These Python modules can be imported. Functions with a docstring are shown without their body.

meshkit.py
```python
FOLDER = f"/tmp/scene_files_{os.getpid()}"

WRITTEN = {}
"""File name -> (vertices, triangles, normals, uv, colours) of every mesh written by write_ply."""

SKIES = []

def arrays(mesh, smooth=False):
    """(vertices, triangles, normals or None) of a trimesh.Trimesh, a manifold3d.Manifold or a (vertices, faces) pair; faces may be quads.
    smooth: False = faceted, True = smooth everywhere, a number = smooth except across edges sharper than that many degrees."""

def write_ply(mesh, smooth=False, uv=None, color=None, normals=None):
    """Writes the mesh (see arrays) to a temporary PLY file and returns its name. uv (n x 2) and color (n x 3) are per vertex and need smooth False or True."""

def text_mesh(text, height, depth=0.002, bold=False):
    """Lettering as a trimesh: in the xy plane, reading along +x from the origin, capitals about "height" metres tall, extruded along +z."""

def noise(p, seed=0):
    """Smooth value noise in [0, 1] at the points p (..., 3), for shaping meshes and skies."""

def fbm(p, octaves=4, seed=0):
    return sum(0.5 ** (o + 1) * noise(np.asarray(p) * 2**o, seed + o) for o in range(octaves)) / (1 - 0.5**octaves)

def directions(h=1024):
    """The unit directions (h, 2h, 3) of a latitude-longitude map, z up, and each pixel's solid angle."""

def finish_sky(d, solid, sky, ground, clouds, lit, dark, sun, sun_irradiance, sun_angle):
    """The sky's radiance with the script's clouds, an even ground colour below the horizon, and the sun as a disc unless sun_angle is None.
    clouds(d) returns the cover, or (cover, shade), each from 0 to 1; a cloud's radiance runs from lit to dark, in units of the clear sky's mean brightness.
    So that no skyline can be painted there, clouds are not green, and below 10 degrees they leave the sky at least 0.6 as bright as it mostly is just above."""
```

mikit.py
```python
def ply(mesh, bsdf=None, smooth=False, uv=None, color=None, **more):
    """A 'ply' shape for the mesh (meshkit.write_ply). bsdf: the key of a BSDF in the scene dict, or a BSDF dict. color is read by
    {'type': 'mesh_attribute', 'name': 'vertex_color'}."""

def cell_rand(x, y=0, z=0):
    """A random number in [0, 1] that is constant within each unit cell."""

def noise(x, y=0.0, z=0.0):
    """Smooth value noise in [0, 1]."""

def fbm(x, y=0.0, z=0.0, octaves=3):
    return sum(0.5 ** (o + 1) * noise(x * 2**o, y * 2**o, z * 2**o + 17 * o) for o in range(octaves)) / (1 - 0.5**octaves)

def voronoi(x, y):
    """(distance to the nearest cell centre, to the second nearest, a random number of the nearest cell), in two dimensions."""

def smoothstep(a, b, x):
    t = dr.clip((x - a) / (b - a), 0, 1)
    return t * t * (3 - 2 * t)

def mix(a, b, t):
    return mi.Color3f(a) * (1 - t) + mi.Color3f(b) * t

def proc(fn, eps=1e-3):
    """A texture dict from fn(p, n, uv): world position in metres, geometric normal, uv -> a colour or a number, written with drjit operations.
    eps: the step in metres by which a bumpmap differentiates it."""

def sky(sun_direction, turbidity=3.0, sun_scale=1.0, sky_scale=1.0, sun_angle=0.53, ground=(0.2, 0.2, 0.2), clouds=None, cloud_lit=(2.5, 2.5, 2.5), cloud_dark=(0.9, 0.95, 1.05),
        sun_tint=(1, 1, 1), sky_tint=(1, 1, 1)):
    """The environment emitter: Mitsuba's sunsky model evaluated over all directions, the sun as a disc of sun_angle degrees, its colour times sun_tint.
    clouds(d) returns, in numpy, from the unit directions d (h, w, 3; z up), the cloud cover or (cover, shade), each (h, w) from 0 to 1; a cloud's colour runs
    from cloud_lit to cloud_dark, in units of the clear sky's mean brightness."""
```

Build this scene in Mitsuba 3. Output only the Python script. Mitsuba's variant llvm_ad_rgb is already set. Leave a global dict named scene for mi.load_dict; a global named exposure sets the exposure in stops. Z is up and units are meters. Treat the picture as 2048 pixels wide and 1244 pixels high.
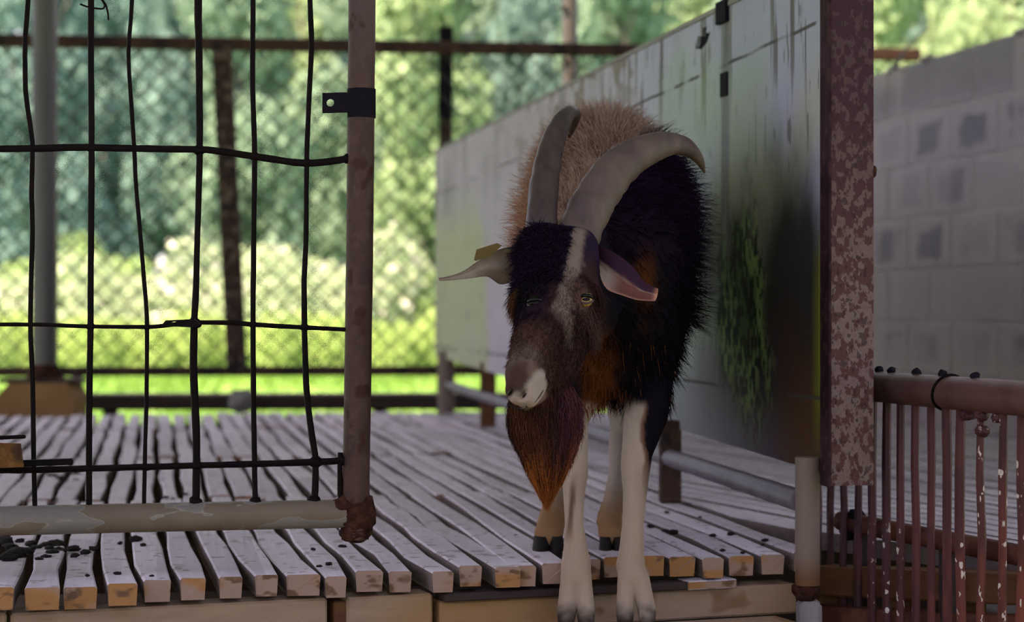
import math, random
import numpy as np, trimesh, mitsuba as mi, drjit as dr
import manifold3d as m3
import mikit, meshkit
from mikit import noise, fbm, smoothstep, mix, cell_rand, voronoi

# ------------------------------------------------------------------ camera, sky, exposure
EYE = .443                                   # lens height above the slatted floor (z = 0)
FPX = 4200.0                                 # focal length in pixels of the 2048 x 1244 frame
T = mi.ScalarTransform4f
scene, labels = {}, {}
scene['camera'] = {'type': 'thinlens', 'fov': math.degrees(2 * math.atan(1024 / FPX)), 'fov_axis': 'x',
                   'aperture_radius': .0098, 'focus_distance': 3.55,
                   'to_world': T().look_at([0, 0, EYE], [0, 1, EYE], [0, 0, 1]), 'near_clip': .05, 'far_clip': 500.0}
exposure = 5.35


def cloud_cover(d):
    c = meshkit.fbm(d * np.array([2.2, 2.2, 5.0]) + 3.1, 4, 5)
    return np.clip((c - .30) / .25, 0, 1), np.clip((c - .5) * 1.6, 0, .6)


scene['sky'] = mikit.sky((-.52, -.36, .80), turbidity=4.0, sun_scale=.36, sky_scale=.20, sun_angle=3.0, ground=(.2, .22, .12),
                         clouds=cloud_cover, cloud_lit=(2.15, 1.98, 2.2), cloud_dark=(1.15, 1.08, 1.25), sun_tint=(1.0, .93, .8), sky_tint=(1.06, .95, 1.08))

rng = np.random.default_rng(7)
random.seed(7)


def P(px, py, d):
    """The point that stands at distance d (metres along y) in the direction of photograph pixel (px, py)."""
    return np.array([(px - 1024) / FPX * d, d, EYE + (622 - py) / FPX * d])


# ------------------------------------------------------------------ scene bookkeeping
count = {}


def key_of(name):
    if name not in count:
        count[name] = 0
        return name
    count[name] += 1
    return f'{name}_{count[name]:03d}'


def put(name, mesh, mat, parent=None, smooth=30, color=None, label=None, cat=None, group=None, kind=None, shape=None, **more):
    k = key_of(f'{parent}__{name}' if parent else name)
    scene[k] = dict(shape) if shape else mikit.ply(mesh, mat, smooth=smooth, color=color)
    scene[k].update(more)
    tag(k, label, cat, group, kind)
    return k


def tag(k, label=None, cat=None, group=None, kind=None):
    d = {a: b for a, b in (('label', label), ('category', cat), ('group', group), ('kind', kind)) if b}
    if d:
        labels[k] = {**labels.get(k, {}), **d}


def thing(name, label=None, cat=None, group=None, kind=None):
    k = key_of(name)
    tag(k, label, cat, group, kind)
    return k


# ------------------------------------------------------------------ mesh helpers
def join(ms):
    return trimesh.util.concatenate(ms)


def frames(p):
    t = np.gradient(p, axis=0)
    t /= np.linalg.norm(t, axis=1, keepdims=True) + 1e-12
    a = np.array([1.0, 0, 0]) if abs(t[0][0]) < .8 else np.array([0, 0, 1.0])
    A = []
    for i in range(len(p)):
        a = a - t[i] * (a @ t[i])
        a /= np.linalg.norm(a)
        A.append(a)
    A = np.array(A)
    return t, A, np.cross(t, A)


def tube(pts, r, sides=10, squash=1.0, wob=0.0, seed=0, cap=True):
    p = np.asarray(pts, float)
    r = np.broadcast_to(r, (len(p),)).astype(float)
    t, A, B = frames(p)
    ang = np.arange(sides) * 2 * math.pi / sides
    rr = np.ones((len(p), sides))
    if wob:
        rr = rr + wob * (np.random.default_rng(seed).random((len(p), sides)) - .5)
    v = p[:, None] + (r[:, None] * rr)[..., None] * (np.cos(ang)[None, :, None] * A[:, None] + squash * np.sin(ang)[None, :, None] * B[:, None])
    n = len(p)
    i, j = np.meshgrid(np.arange(n - 1), np.arange(sides), indexing='ij')
    q = np.stack([i * sides + j, i * sides + (j + 1) % sides, (i + 1) * sides + (j + 1) % sides, (i + 1) * sides + j], -1).reshape(-1, 4)
    f = [q[:, [0, 1, 2]], q[:, [0, 2, 3]]]
    v = v.reshape(-1, 3)
    if cap:
        v = np.vstack([v, p[0], p[-1]])
        k = np.arange(sides)
        f += [np.stack([k * 0 + n * sides, (k + 1) % sides, k], 1), np.stack([k * 0 + n * sides + 1, (n - 1) * sides + k, (n - 1) * sides + (k + 1) % sides], 1)]
    return trimesh.Trimesh(v, np.vstack(f), process=False)


def spline(pts, n=40):
    from scipy.interpolate import PchipInterpolator
    p = np.asarray(pts, float)
    s = np.concatenate([[0], np.cumsum(np.linalg.norm(np.diff(p[:, :3], axis=0), axis=1))])
    return PchipInterpolator(s, p)(np.linspace(0, s[-1], n))


def smooth_path(pts, n=40):
    from scipy.interpolate import CubicSpline
    p = np.asarray(pts, float)
    s = np.concatenate([[0], np.cumsum(np.linalg.norm(np.diff(p[:, :3], axis=0), axis=1))])
    return CubicSpline(s, p)(np.linspace(0, s[-1], n))


def hull(pts):
    return trimesh.convex.convex_hull(np.asarray(pts, float))


def chamfer_box(sx, sy, sz, b=.004):
    v = []
    for x in (-1, 1):
        for y in (-1, 1):
            for z in (-1, 1):
                h = np.array([sx, sy, sz]) / 2
                s = np.array([x, y, z])
                for k in range(3):
                    o = h - b
                    o[k] = h[k]
                    v.append(s * o)
    return hull(v)


def place(m, origin, ex, ey=None, ez=None):
    """The mesh with its own x, y, z along ex, ey, ez at origin."""
    ex = np.asarray(ex, float) / np.linalg.norm(ex)
    if ez is None:
        ez = np.array([0, 0, 1.0])
    ez = np.asarray(ez, float)
    ey = np.cross(ez, ex)
    ey /= np.linalg.norm(ey)
    ez = np.cross(ex, ey)
    m = m.copy()
    M = np.eye(4)
    M[:3, 0], M[:3, 1], M[:3, 2], M[:3, 3] = ex, ey, ez, origin
    m.apply_transform(M)
    return m


def beam(p0, p1, w, h, b=.004, up=(0, 0, 1)):
    p0, p1 = np.asarray(p0, float), np.asarray(p1, float)
    return place(chamfer_box(np.linalg.norm(p1 - p0), w, h, b), (p0 + p1) / 2, p1 - p0, ez=np.asarray(up, float))


def cyl(p0, p1, r, sides=20, n=2, wob=0, seed=0):
    p0, p1 = np.asarray(p0, float), np.asarray(p1, float)
    return tube([p0 + (p1 - p0) * t for t in np.linspace(0, 1, n)], r, sides, wob=wob, seed=seed)


def lump(c, r, seed=0, amp=.35, sub=2, freq=1.3):
    m = trimesh.creation.icosphere(subdivisions=sub, radius=1.0)
    v = m.vertices
    k = 1 + amp * (meshkit.fbm(v * freq + seed * 7.3 + 20, 3, seed) - .5) * 2
    m.vertices = v * k[:, None] * np.asarray(r) + np.asarray(c)
    return m


def bool_cut(m, cutter):
    a = m3.Manifold(m3.Mesh(np.asarray(m.vertices, np.float32), np.asarray(m.faces, np.uint32)))
    b = m3.Manifold(m3.Mesh(np.asarray(cutter.vertices, np.float32), np.asarray(cutter.faces, np.uint32)))
    o = (a - b).to_mesh()
    return trimesh.Trimesh(o.vert_properties[:, :3], o.tri_verts, process=False)


# ------------------------------------------------------------------ materials
def mat(name, color, rough=.7, metallic=0.0, bump=None, bscale=.002, spec=.16, two=False, **more):
    c = mikit.proc(color) if callable(color) else {'type': 'rgb', 'value': list(map(float, color))} if not isinstance(color, dict) else color
    d = {'type': 'principled', 'base_color': c, 'roughness': rough, 'metallic': metallic, 'specular': spec, **more}
    if bump:
        d = {'type': 'bumpmap', 'arbitrary': mikit.proc(bump, eps=.0015), 'scale': bscale, 'bsdf': d}
    if two:
        d = {'type': 'twosided', 'bsdf': d}
    scene[name] = d
    return name


VC = {'type': 'mesh_attribute', 'name': 'vertex_color'}
YAW = math.radians(9.6)
U = np.array([-math.sin(YAW), math.cos(YAW), 0])           # along the slats, the panel and the wall, away from the camera
V = np.array([math.cos(YAW), math.sin(YAW), 0])            # across them, to the right
PITCH = .060


def slat_color(p, n, uv):
    a = p.x * V[0] + p.y * V[1]
    s = p.x * U[0] + p.y * U[1]
    col = dr.floor(a / PITCH)
    row = dr.floor(s / .7)
    tone = .84 + .26 * cell_rand(col, row, 3)
    grain = fbm(a * 190, s * 9, p.z * 60, 3)
    blot = fbm(p.x * 6, p.y * 6, 4.0, 3)
    c = mix((.365, .318, .365), (.48, .422, .482), grain * .45 + blot * .55) * tone
    spots = smoothstep(.70, .76, fbm(p.x * 45, p.y * 45, 9.0, 2))
    c = mix(c, (.16, .12, .11), spots * .6)
    # slat sides coloured darker: the shade of the gaps is painted into them
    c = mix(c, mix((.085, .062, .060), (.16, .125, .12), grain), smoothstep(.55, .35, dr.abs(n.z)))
    front = smoothstep(.6, .9, -n.y)
    w = fbm(p.x * 38, p.z * 60, p.y * 4, 3)
    raw = mix((.25, .165, .135), (.26, .125, .05), smoothstep(.42, .62, fbm(p.x * 14, p.z * 30, 2.0, 2)))
    raw = mix(raw, (.11, .06, .035), smoothstep(.58, .72, w))
    return mix(c, raw, front)


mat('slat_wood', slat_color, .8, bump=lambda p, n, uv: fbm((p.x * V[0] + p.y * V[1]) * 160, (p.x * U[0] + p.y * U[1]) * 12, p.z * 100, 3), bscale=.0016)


def tan_color(p, n, uv):
    g = fbm(p.x * 5, p.y * 40, p.z * 70, 3)
    c = mix((.22, .15, .105), (.29, .20, .14), g)
    st = smoothstep(.56, .66, fbm(p.x * 16, p.z * 22, p.y * 5, 3))
    c = mix(c, (.15, .075, .035), st * .75)
    return mix(c, (.25, .14, .055), smoothstep(.5, .75, fbm(p.x * 3 + 5, p.z * 6, 1.0, 2)) * .8)


mat('tan_wood', tan_color, .8, bump=lambda p, n, uv: fbm(p.x * 14, p.y * 60, p.z * 120, 3), bscale=.002)
mat('dark_wood', lambda p, n, uv: mix((.02, .014, .016), (.05, .032, .03), fbm(p.x * 8, p.y * 8, p.z * 40, 3)), .85)
mat('brown_wood', lambda p, n, uv: mix((.060, .024, .013), (.12, .056, .026), fbm(p.x * 10, p.y * 10, p.z * 50, 3)), .85, spec=.15)


def rust(base, dark, pale, f=30.0, amount=.5):
    def fn(p, n, uv):
        a = fbm(p.x * f, p.y * f, p.z * f * .45, 4)
        b = fbm(p.x * f * 2.2 + 4, p.y * f * 2.2, p.z * f * 1.4, 3)
        c = mix(dark, base, smoothstep(.3, .6, a))
        return mix(c, pale, smoothstep(.56, .66, b) * amount)
    return fn


mat('rust_post', lambda p, n, uv: mix(mix(rust((.056, .030, .028), (.042, .022, .022), (.085, .050, .044), 40, .3)(p, n, uv), (.075, .05, .06), smoothstep(.75, 1.05, p.z) * .8),
                                      (.035, .013, .010), smoothstep(.50, .62, fbm(p.x * 40, p.y * 40, p.z * 26, 3) - .12 + .25 * smoothstep(.20, .08, p.z))),
    .62, bump=lambda p, n, uv: fbm(p.x * 90, p.y * 90, p.z * 50, 3), bscale=.0012)
mat('rust_lump', rust((.034, .012, .009), (.013, .005, .004), (.07, .03, .018), 45, .4), .9, spec=.1, bump=lambda p, n, uv: fbm(p.x * 120, p.y * 120, p.z * 120, 3), bscale=.003)
mat('rust_rail', rust((.045, .022, .018), (.018, .010, .012), (.075, .04, .03), 14, .4), .7)
mat('rust_lean', rust((.034, .018, .016), (.013, .008, .010), (.12, .085, .07), 22, .7), .7)
mat('black_steel', lambda p, n, uv: mix((.0022, .002, .0035), (.008, .004, .004), fbm(p.x * 40, p.y * 40, p.z * 40, 2)), .6, spec=.05)
mat('dark_plate', lambda p, n, uv: mix((.005, .006, .013), (.013, .009, .012), fbm(p.x * 60, p.y * 60, p.z * 60, 2)), .8, spec=.03)
mat('latch_rust', rust((.10, .045, .012), (.03, .014, .008), (.20, .10, .03), 40, .3), .8)


def gate_pipe_color(p, n, uv):
    c = mix((.115, .103, .102), (.165, .147, .140), fbm(p.x * 10, p.y * 10, p.z * 90, 3))
    peel = smoothstep(.50, .53, fbm(p.x * 11 + 3, p.y * 11, p.z * 26, 4))
    c = mix(c, mix((.10, .070, .048), (.135, .096, .068), fbm(p.x * 30, p.y * 30, p.z * 30, 2)), peel * .75)
    line = smoothstep(.012, .002, dr.abs(fbm(p.x * 11 + 3, p.y * 11, p.z * 26, 4) - .507))
    return mix(c, (.24, .21, .175), line * .5)


mat('gate_pipe', gate_pipe_color, .6, bump=lambda p, n, uv: fbm(p.x * 60, p.y * 60, p.z * 60, 3), bscale=.0008)


def streaky(c0, c1, f=18):
    return lambda p, n, uv: mix(c0, c1, fbm(p.x * f, p.y * f, p.z * 2.5, 3))


mat('grey_pipe', lambda p, n, uv: mix(streaky((.085, .070, .095), (.14, .122, .145))(p, n, uv), (.10, .06, .04), smoothstep(.62, .72, fbm(p.x * 40, p.y * 40, p.z * 12, 3)) * .7), .5, metallic=.15)
mat('leg_pipe', lambda p, n, uv: mix(streaky((.105, .074, .064), (.17, .13, .115), 50)(p, n, uv), (.10, .045, .02), smoothstep(.02, -.05, p.z)), .55)
mat('column_steel', lambda p, n, uv: mix((.065, .06, .065), (.10, .093, .097), fbm(p.x * 10, p.y * 10, p.z * 3, 3)), .4, metallic=.3)
mat('wire_steel', (.05, .06, .05), .7, spec=.1)
mat('concrete', lambda p, n, uv: mix((.13, .12, .125), (.21, .195, .20), fbm(p.x * 22, p.y * 22, p.z * 22, 4)), .9, bump=lambda p, n, uv: fbm(p.x * 60, p.y * 60, p.z * 60, 3), bscale=.004)
mat('footing', lambda p, n, uv: mix((.14, .075, .03), (.22, .125, .055), fbm(p.x * 9, p.y * 9, p.z * 9, 3)), .85)

# panel: coordinates along it (s, metres from its near end) and up
PN, PF = np.array([.565, 3.70]), np.array([-.348, 9.50])
PD = (PF - PN) / np.linalg.norm(PF - PN)
PLEN = float(np.linalg.norm(PF - PN))


def panel_color(p, n, uv):
    s = (p.x - PN[0]) * PD[0] + (p.y - PN[1]) * PD[1]
    z = p.z
    c = mix((.235, .235, .325), (.31, .31, .415), fbm(s * 3, z * 3, 1.0, 3))
    c = mix(c, (.33, .275, .325), smoothstep(.9, 3.0, s) * .75)
    c = mix(c, (.29, .30, .18), smoothstep(.52, .74, fbm(s * 1.5, z * 1.6, 7.0, 3) + .12 * smoothstep(1.2, 4.0, s)) * smoothstep(1.0, .7, z) * .8)
    # fine vertical scratches and drips from the top edge
    drip = smoothstep(.60, .74, fbm(s * 34, z * 3.2, 3.0, 3)) * smoothstep(.70, 1.06, z + .1 * noise(s * 9, 2.0))
    c = mix(c, (.075, .065, .06), drip * .85)
    c = mix(c, (.10, .10, .10), smoothstep(.70, .78, fbm(s * 60, z * 14, 5.0, 3)) * .75)
    # peeled dark patches under the top edge around the middle
    peel = smoothstep(.53, .57, fbm(s * 6, z * 9, 11.0, 3)) * smoothstep(.95, 1.06, z) * smoothstep(1.0, 1.7, s) * smoothstep(4.2, 3.2, s)
    c = mix(c, (.15, .125, .115), peel * .85)
    # algae, black mould and brown damp near the near end
    edge = fbm(s * 7, z * 6, 2.5, 4) - .5
    pale = smoothstep(.30, .0, dr.sqrt(dr.square((s - .95) / 1.1) + dr.square((z - .40) / .85)) - .55 - edge * .5)
    c = mix(c, (.23, .28, .20), pale * .5)
    mould = smoothstep(.42, -.22, dr.sqrt(dr.square((s - .27) / .36) + dr.square((z - .38) / .44)) - .70 - edge * .45)
    c = mix(c, (.016, .016, .018), mould * .95)
    alg = smoothstep(.30, -.20, dr.sqrt(dr.square((s - .60) / .27) + dr.square((z - .45) / .27)) - .70 - edge * 1.5)
    speck = smoothstep(.40, .62, fbm(s * 70, z * 50, 8.0, 4))
    c = mix(c, mix((.010, .018, .010), (.20, .29, .09), speck * (.35 + .65 * smoothstep(.35, .6, fbm(s * 9, z * 7, 4.0, 2)))), alg * .88)
    low = smoothstep(.40, .22, z + edge * .25 - .05 * s) * smoothstep(1.9, .6, s)
    c = mix(c, (.06, .042, .062), low * .8)
    damp = smoothstep(.52, .15, s + edge * .25) * smoothstep(.55, .22, z + edge * .2)
    c = mix(c, (.060, .028, .016), damp * .92)
    streak = smoothstep(.022, .004, dr.abs(s - .062 - .006 * noise(z * 8))) * smoothstep(.24, .34, z) * smoothstep(.64, .5, z)
    c = mix(c, (.27, .30, .03), streak * .8)
    wide = smoothstep(.07, .02, dr.abs(s - .065)) * smoothstep(.15, .32, z) * smoothstep(.62, .45, z)
    c = mix(c, (.13, .15, .02), wide * .6)
    # seams
    for zz, a in ((.963, .9), (.285, .9)):
        br = smoothstep(.40, .52, fbm(s * 6, zz * 10, 3.0, 3))
        c = mix(c, (.05, .045, .045), smoothstep(.0055, .0015, dr.abs(z - zz - .004 * (noise(s * 9) - .5))) * br * a)
    c = mix(c, (.11, .105, .115), smoothstep(.045, .02, dr.abs(s - .742)) * smoothstep(.62, .80, z + .25 * noise(s * 60, z * 7)) * smoothstep(1.1, 1.06, z) * .7)
    for sv in (2.2, 3.05, 4.0, 4.9):
        c = mix(c, (.16, .15, .145), smoothstep(.012, .003, dr.abs(s - sv)) * .25)
    return c


mat('panel_sheet', panel_color, .8, spec=.03, bump=lambda p, n, uv: fbm(p.y * 30, p.z * 20, 2.0, 3), bscale=.0012)


def end_color(p, n, uv):
    a = fbm(p.x * 120, p.y * 80, p.z * 60, 4)
    b = fbm(p.x * 200, p.y * 120, p.z * 80, 3)
    low = smoothstep(.95, .35, p.z)
    c = mix((.040, .016, .030), (.068, .030, .030), low)
    m = smoothstep(.47, .53, a + .08 * low - .05)
    c = mix(c, mix((.10, .066, .068), (.17, .125, .12), b), m * (.22 + .68 * low))
    return mix(c, (.035, .018, .022), smoothstep(.60, .66, b) * .8)


mat('panel_end', end_color, .8, spec=.15, bump=lambda p, n, uv: fbm(p.x * 75, p.y * 70, p.z * 46, 3), bscale=.003)


W0, WDIR = np.array([1.456, 8.4]) * 0 + np.array([1.73, 7.1]) - 2.2 * (np.array([1.456, 8.4]) - np.array([1.73, 7.1])) / 1.3286, (np.array([1.456, 8.4]) - np.array([1.73, 7.1])) / 1.3286


def block_color(p, n, uv):
    a = p.x * U[0] + p.y * U[1]
    c = mix((.15, .135, .165), (.21, .19, .22), fbm(a * 9, p.z * 9, 3.0, 3))
    al = (p.x - W0[0]) * WDIR[0] + (p.y - W0[1]) * WDIR[1]
    rw = dr.floor((p.z - .004) / .1985)
    v_ = (p.z - .004) / .1985 - rw
    odd = rw - 2 * dr.floor(rw * .5)
    cx = al / .402 - .5 * odd + .5
    u_ = cx - dr.floor(cx)
    wob = (fbm(a * 12, p.z * 12, 2.0, 3) - .5) * .5
    bare = smoothstep(.16, .30, dr.minimum(u_, 1 - u_) + wob * .5) * smoothstep(.14, .30, dr.minimum(v_, 1 - v_) + wob * .6)
    bare = bare * smoothstep(.30, .62, cell_rand(dr.floor(cx), rw, 4) * .6 + odd * .45)
    bare = dr.maximum(bare, smoothstep(1.16, 1.26, p.z + wob * .1) * .7)
    c = mix((.325, .275, .300), c, bare)
    c = mix(c, (.34, .295, .31), smoothstep(.45, .7, fbm(a * 2.4, p.z * 4, 6.0, 3)) * .7)
    drip = smoothstep(.58, .70, fbm(a * 14, p.z * 1.1, 9.0, 3))
    return mix(c, (.35, .30, .32), drip * .5)


mat('block', block_color, .9, bump=lambda p, n, uv: fbm(p.x * 40, p.y * 40, p.z * 40, 3), bscale=.003)
mat('mortar', lambda p, n, uv: mix((.30, .27, .28), (.38, .345, .355), fbm(p.x * 14, p.y * 14, p.z * 6, 3)), .9)


def rod_color(p, n, uv):
    k = smoothstep(.60, .95, p.x) * smoothstep(.35, -.1, p.z)
    c = mix((.050, .018, .026), (.16, .042, .020), k)
    c = mix(c, mix((.035, .014, .022), (.10, .028, .015), k), smoothstep(.45, .6, fbm(p.x * 40, p.y * 40, p.z * 9, 3)))
    fl = smoothstep(.66, .70, fbm(p.x * 160, p.y * 100, p.z * 60, 3)) * smoothstep(.53, .60, fbm(p.x * 14, p.y * 3, p.z * 3, 2))
    return mix(c, (.40, .35, .34), fl)


mat('maroon_steel', rust((.030, .012, .020), (.016, .007, .012), (.06, .03, .03), 30, .4), .8, spec=.05)
mat('red_rod', rod_color, .55, spec=.15)
mat('red_rail', lambda p, n, uv: mix(rust((.072, .042, .044), (.044, .022, .027), (.10, .062, .062), 12, .3)(p, n, uv), (.095, .035, .032), smoothstep(.62, .8, p.x) * .5), .5, spec=.3)
mat('red_pipe', rust((.095, .034, .022), (.045, .014, .012), (.14, .06, .04), 16, .3), .7, spec=.15)

mat('lawn', lambda p, n, uv: mix(mix((.085, .20, .045), (.125, .235, .05), fbm(p.x * .5, p.y * .25, 1.0, 3)), (.2, .26, .09), smoothstep(.55, .7, fbm(p.x * 3, p.y * 1.5, 5.0, 2)) * .5), .9)
mat('soil', lambda p, n, uv: mix((.05, .035, .03), (.09, .065, .05), fbm(p.x * 9, p.y * 9, 0.0, 3)), .95)


def leafmat(name, c, trans=.6):
    scene[name] = {'type': 'principledthin', 'base_color': {'type': 'rgb', 'value': list(c)}, 'roughness': .6, 'diff_trans': trans, 'spec_trans': 0.0, 'eta': 1.4}
    return name


leafmat('grass_leaf', (.17, .30, .06), .8)
leafmat('leaf_blue', (.20, .32, .32), .9)  # pale bluish tree leaf colours carry the distance haze
leafmat('leaf_mid', (.27, .40, .32), .9)
leafmat('leaf_pale', (.37, .50, .31), .9)
leafmat('leaf_dark', (.16, .25, .27), .9)
leafmat('shrub_leaf', (.35, .49, .22), .9)
leafmat('shrub_pale', (.48, .58, .40), .9)
leafmat('bush_leaf', (.41, .54, .21), .9)
leafmat('blossom', (.66, .68, .62), .6)
mat('bark', (.12, .11, .11), .9)
mat('roof_sheet', (.25, .25, .27), .6, two=True)
mat('dung', lambda p, n, uv: mix((.006, .005, .006), (.02, .016, .014), fbm(p.x * 90, p.y * 90, p.z * 90, 2)), .8, spec=.15)

# ------------------------------------------------------------------ the setting: ground, roof, wall
g = trimesh.Trimesh([[-90, -20, -.62], [90, -20, -.62], [90, 140, -.62], [-90, 140, -.62]], [[0, 1, 2], [0, 2, 3]], process=False)
put('ground', g, 'lawn', kind='structure', label='bright green lawn beyond the fence')
s_ = trimesh.Trimesh([[-4, -1.5, -.615], [3.2, -1.5, -.615], [1.6, 9.2, -.615], [-4, 9.2, -.615]], [[0, 1, 2], [0, 2, 3]], process=False)
put('ground_soil', s_, 'soil', kind='structure', label='dark soil under the slatted floor')
roof = trimesh.creation.box([9.0, 7.70, .04])
roof.apply_translation([-.3, 5.15, 3.2])
put('roof', roof, 'roof_sheet', kind='structure', smooth=False, label='sheet metal roof over the pen')

# concrete block wall on the right, one entry for every block
WA, WB = np.array([1.456, 8.4]), np.array([1.73, 7.1])
WD = (WA - WB) / np.linalg.norm(WA - WB)
WN = np.array([-WD[1], WD[0]])                                  # towards the pen
WX, WY = np.array([WD[0], WD[1], 0]), np.array([WN[0], WN[1], 0])
w0 = np.array([WB[0], WB[1], 0]) - 2.2 * WX
core = beam(w0 - .0885 * WY + [0, 0, .39], w0 + 5.4 * WX - .0885 * WY + [0, 0, .39], .155, 2.005, .002)
wall = put('wall_right', core, 'mortar', smooth=False, kind='structure', label='grey concrete block wall on the right')
variants = []
for q in range(5):
    b = chamfer_box(.394, .05, .192, .006)
    r_ = np.random.default_rng(q)
    b.vertices += (r_.random(b.vertices.shape) - .5) * .004
    variants.append(mikit.ply(b, 'block', smooth=False))
for row in range(-2, 7):
    for c in range(14):
        s0 = (c + .5 * (row % 2)) * .402
        if s0 > 5.3 or (row < 0 and c % 2):
            pass
        o = w0 + s0 * WX + WY * (-.032 + .006 * (rng.random() - .5)) + np.array([0, 0, .1 + .1985 * row + .004])
        M = np.eye(4)
        M[:3, 0], M[:3, 1], M[:3, 2], M[:3, 3] = WX, np.cross([0, 0, 1], WX), [0, 0, 1], o
        put('block', None, None, wall, shape=variants[(row * 5 + c * 3) % 5], to_world=T(M))
for t in (1.05, 1.95, 2.25, 3.05, 3.4):
    put('chipped_lump', lump(w0 + t * WX - .03 * WY + [0, 0, 1.392], (.035, .05, .016), int(t * 9), .4, 2), 'block', wall)

# ------------------------------------------------------------------ slatted floor
floor = thing('floor', kind='structure', label='raised floor of whitewashed wooden slats')


def front_edge(a):
    """Distance along U of the front end of the slat at a (metres across)."""
    # left edge of the deck runs from (-.784, 3.365) to (.519, 3.85), the part behind the red rods from (.60, 4.05) to (.95, 3.72)
    L0, L1 = np.array([-.784, 3.365]), np.array([.519, 3.85])
    R0, R1 = np.array([.60, 4.06]), np.array([.95, 3.76])
    def cut(A, B):
        d = B - A
        aa, da = A @ V[:2], d @ V[:2]
        t = (a - aa) / da
        return (A + t * d) @ U[:2]
    return cut(L0, L1) if a < 1.21 else cut(R0, R1)


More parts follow.
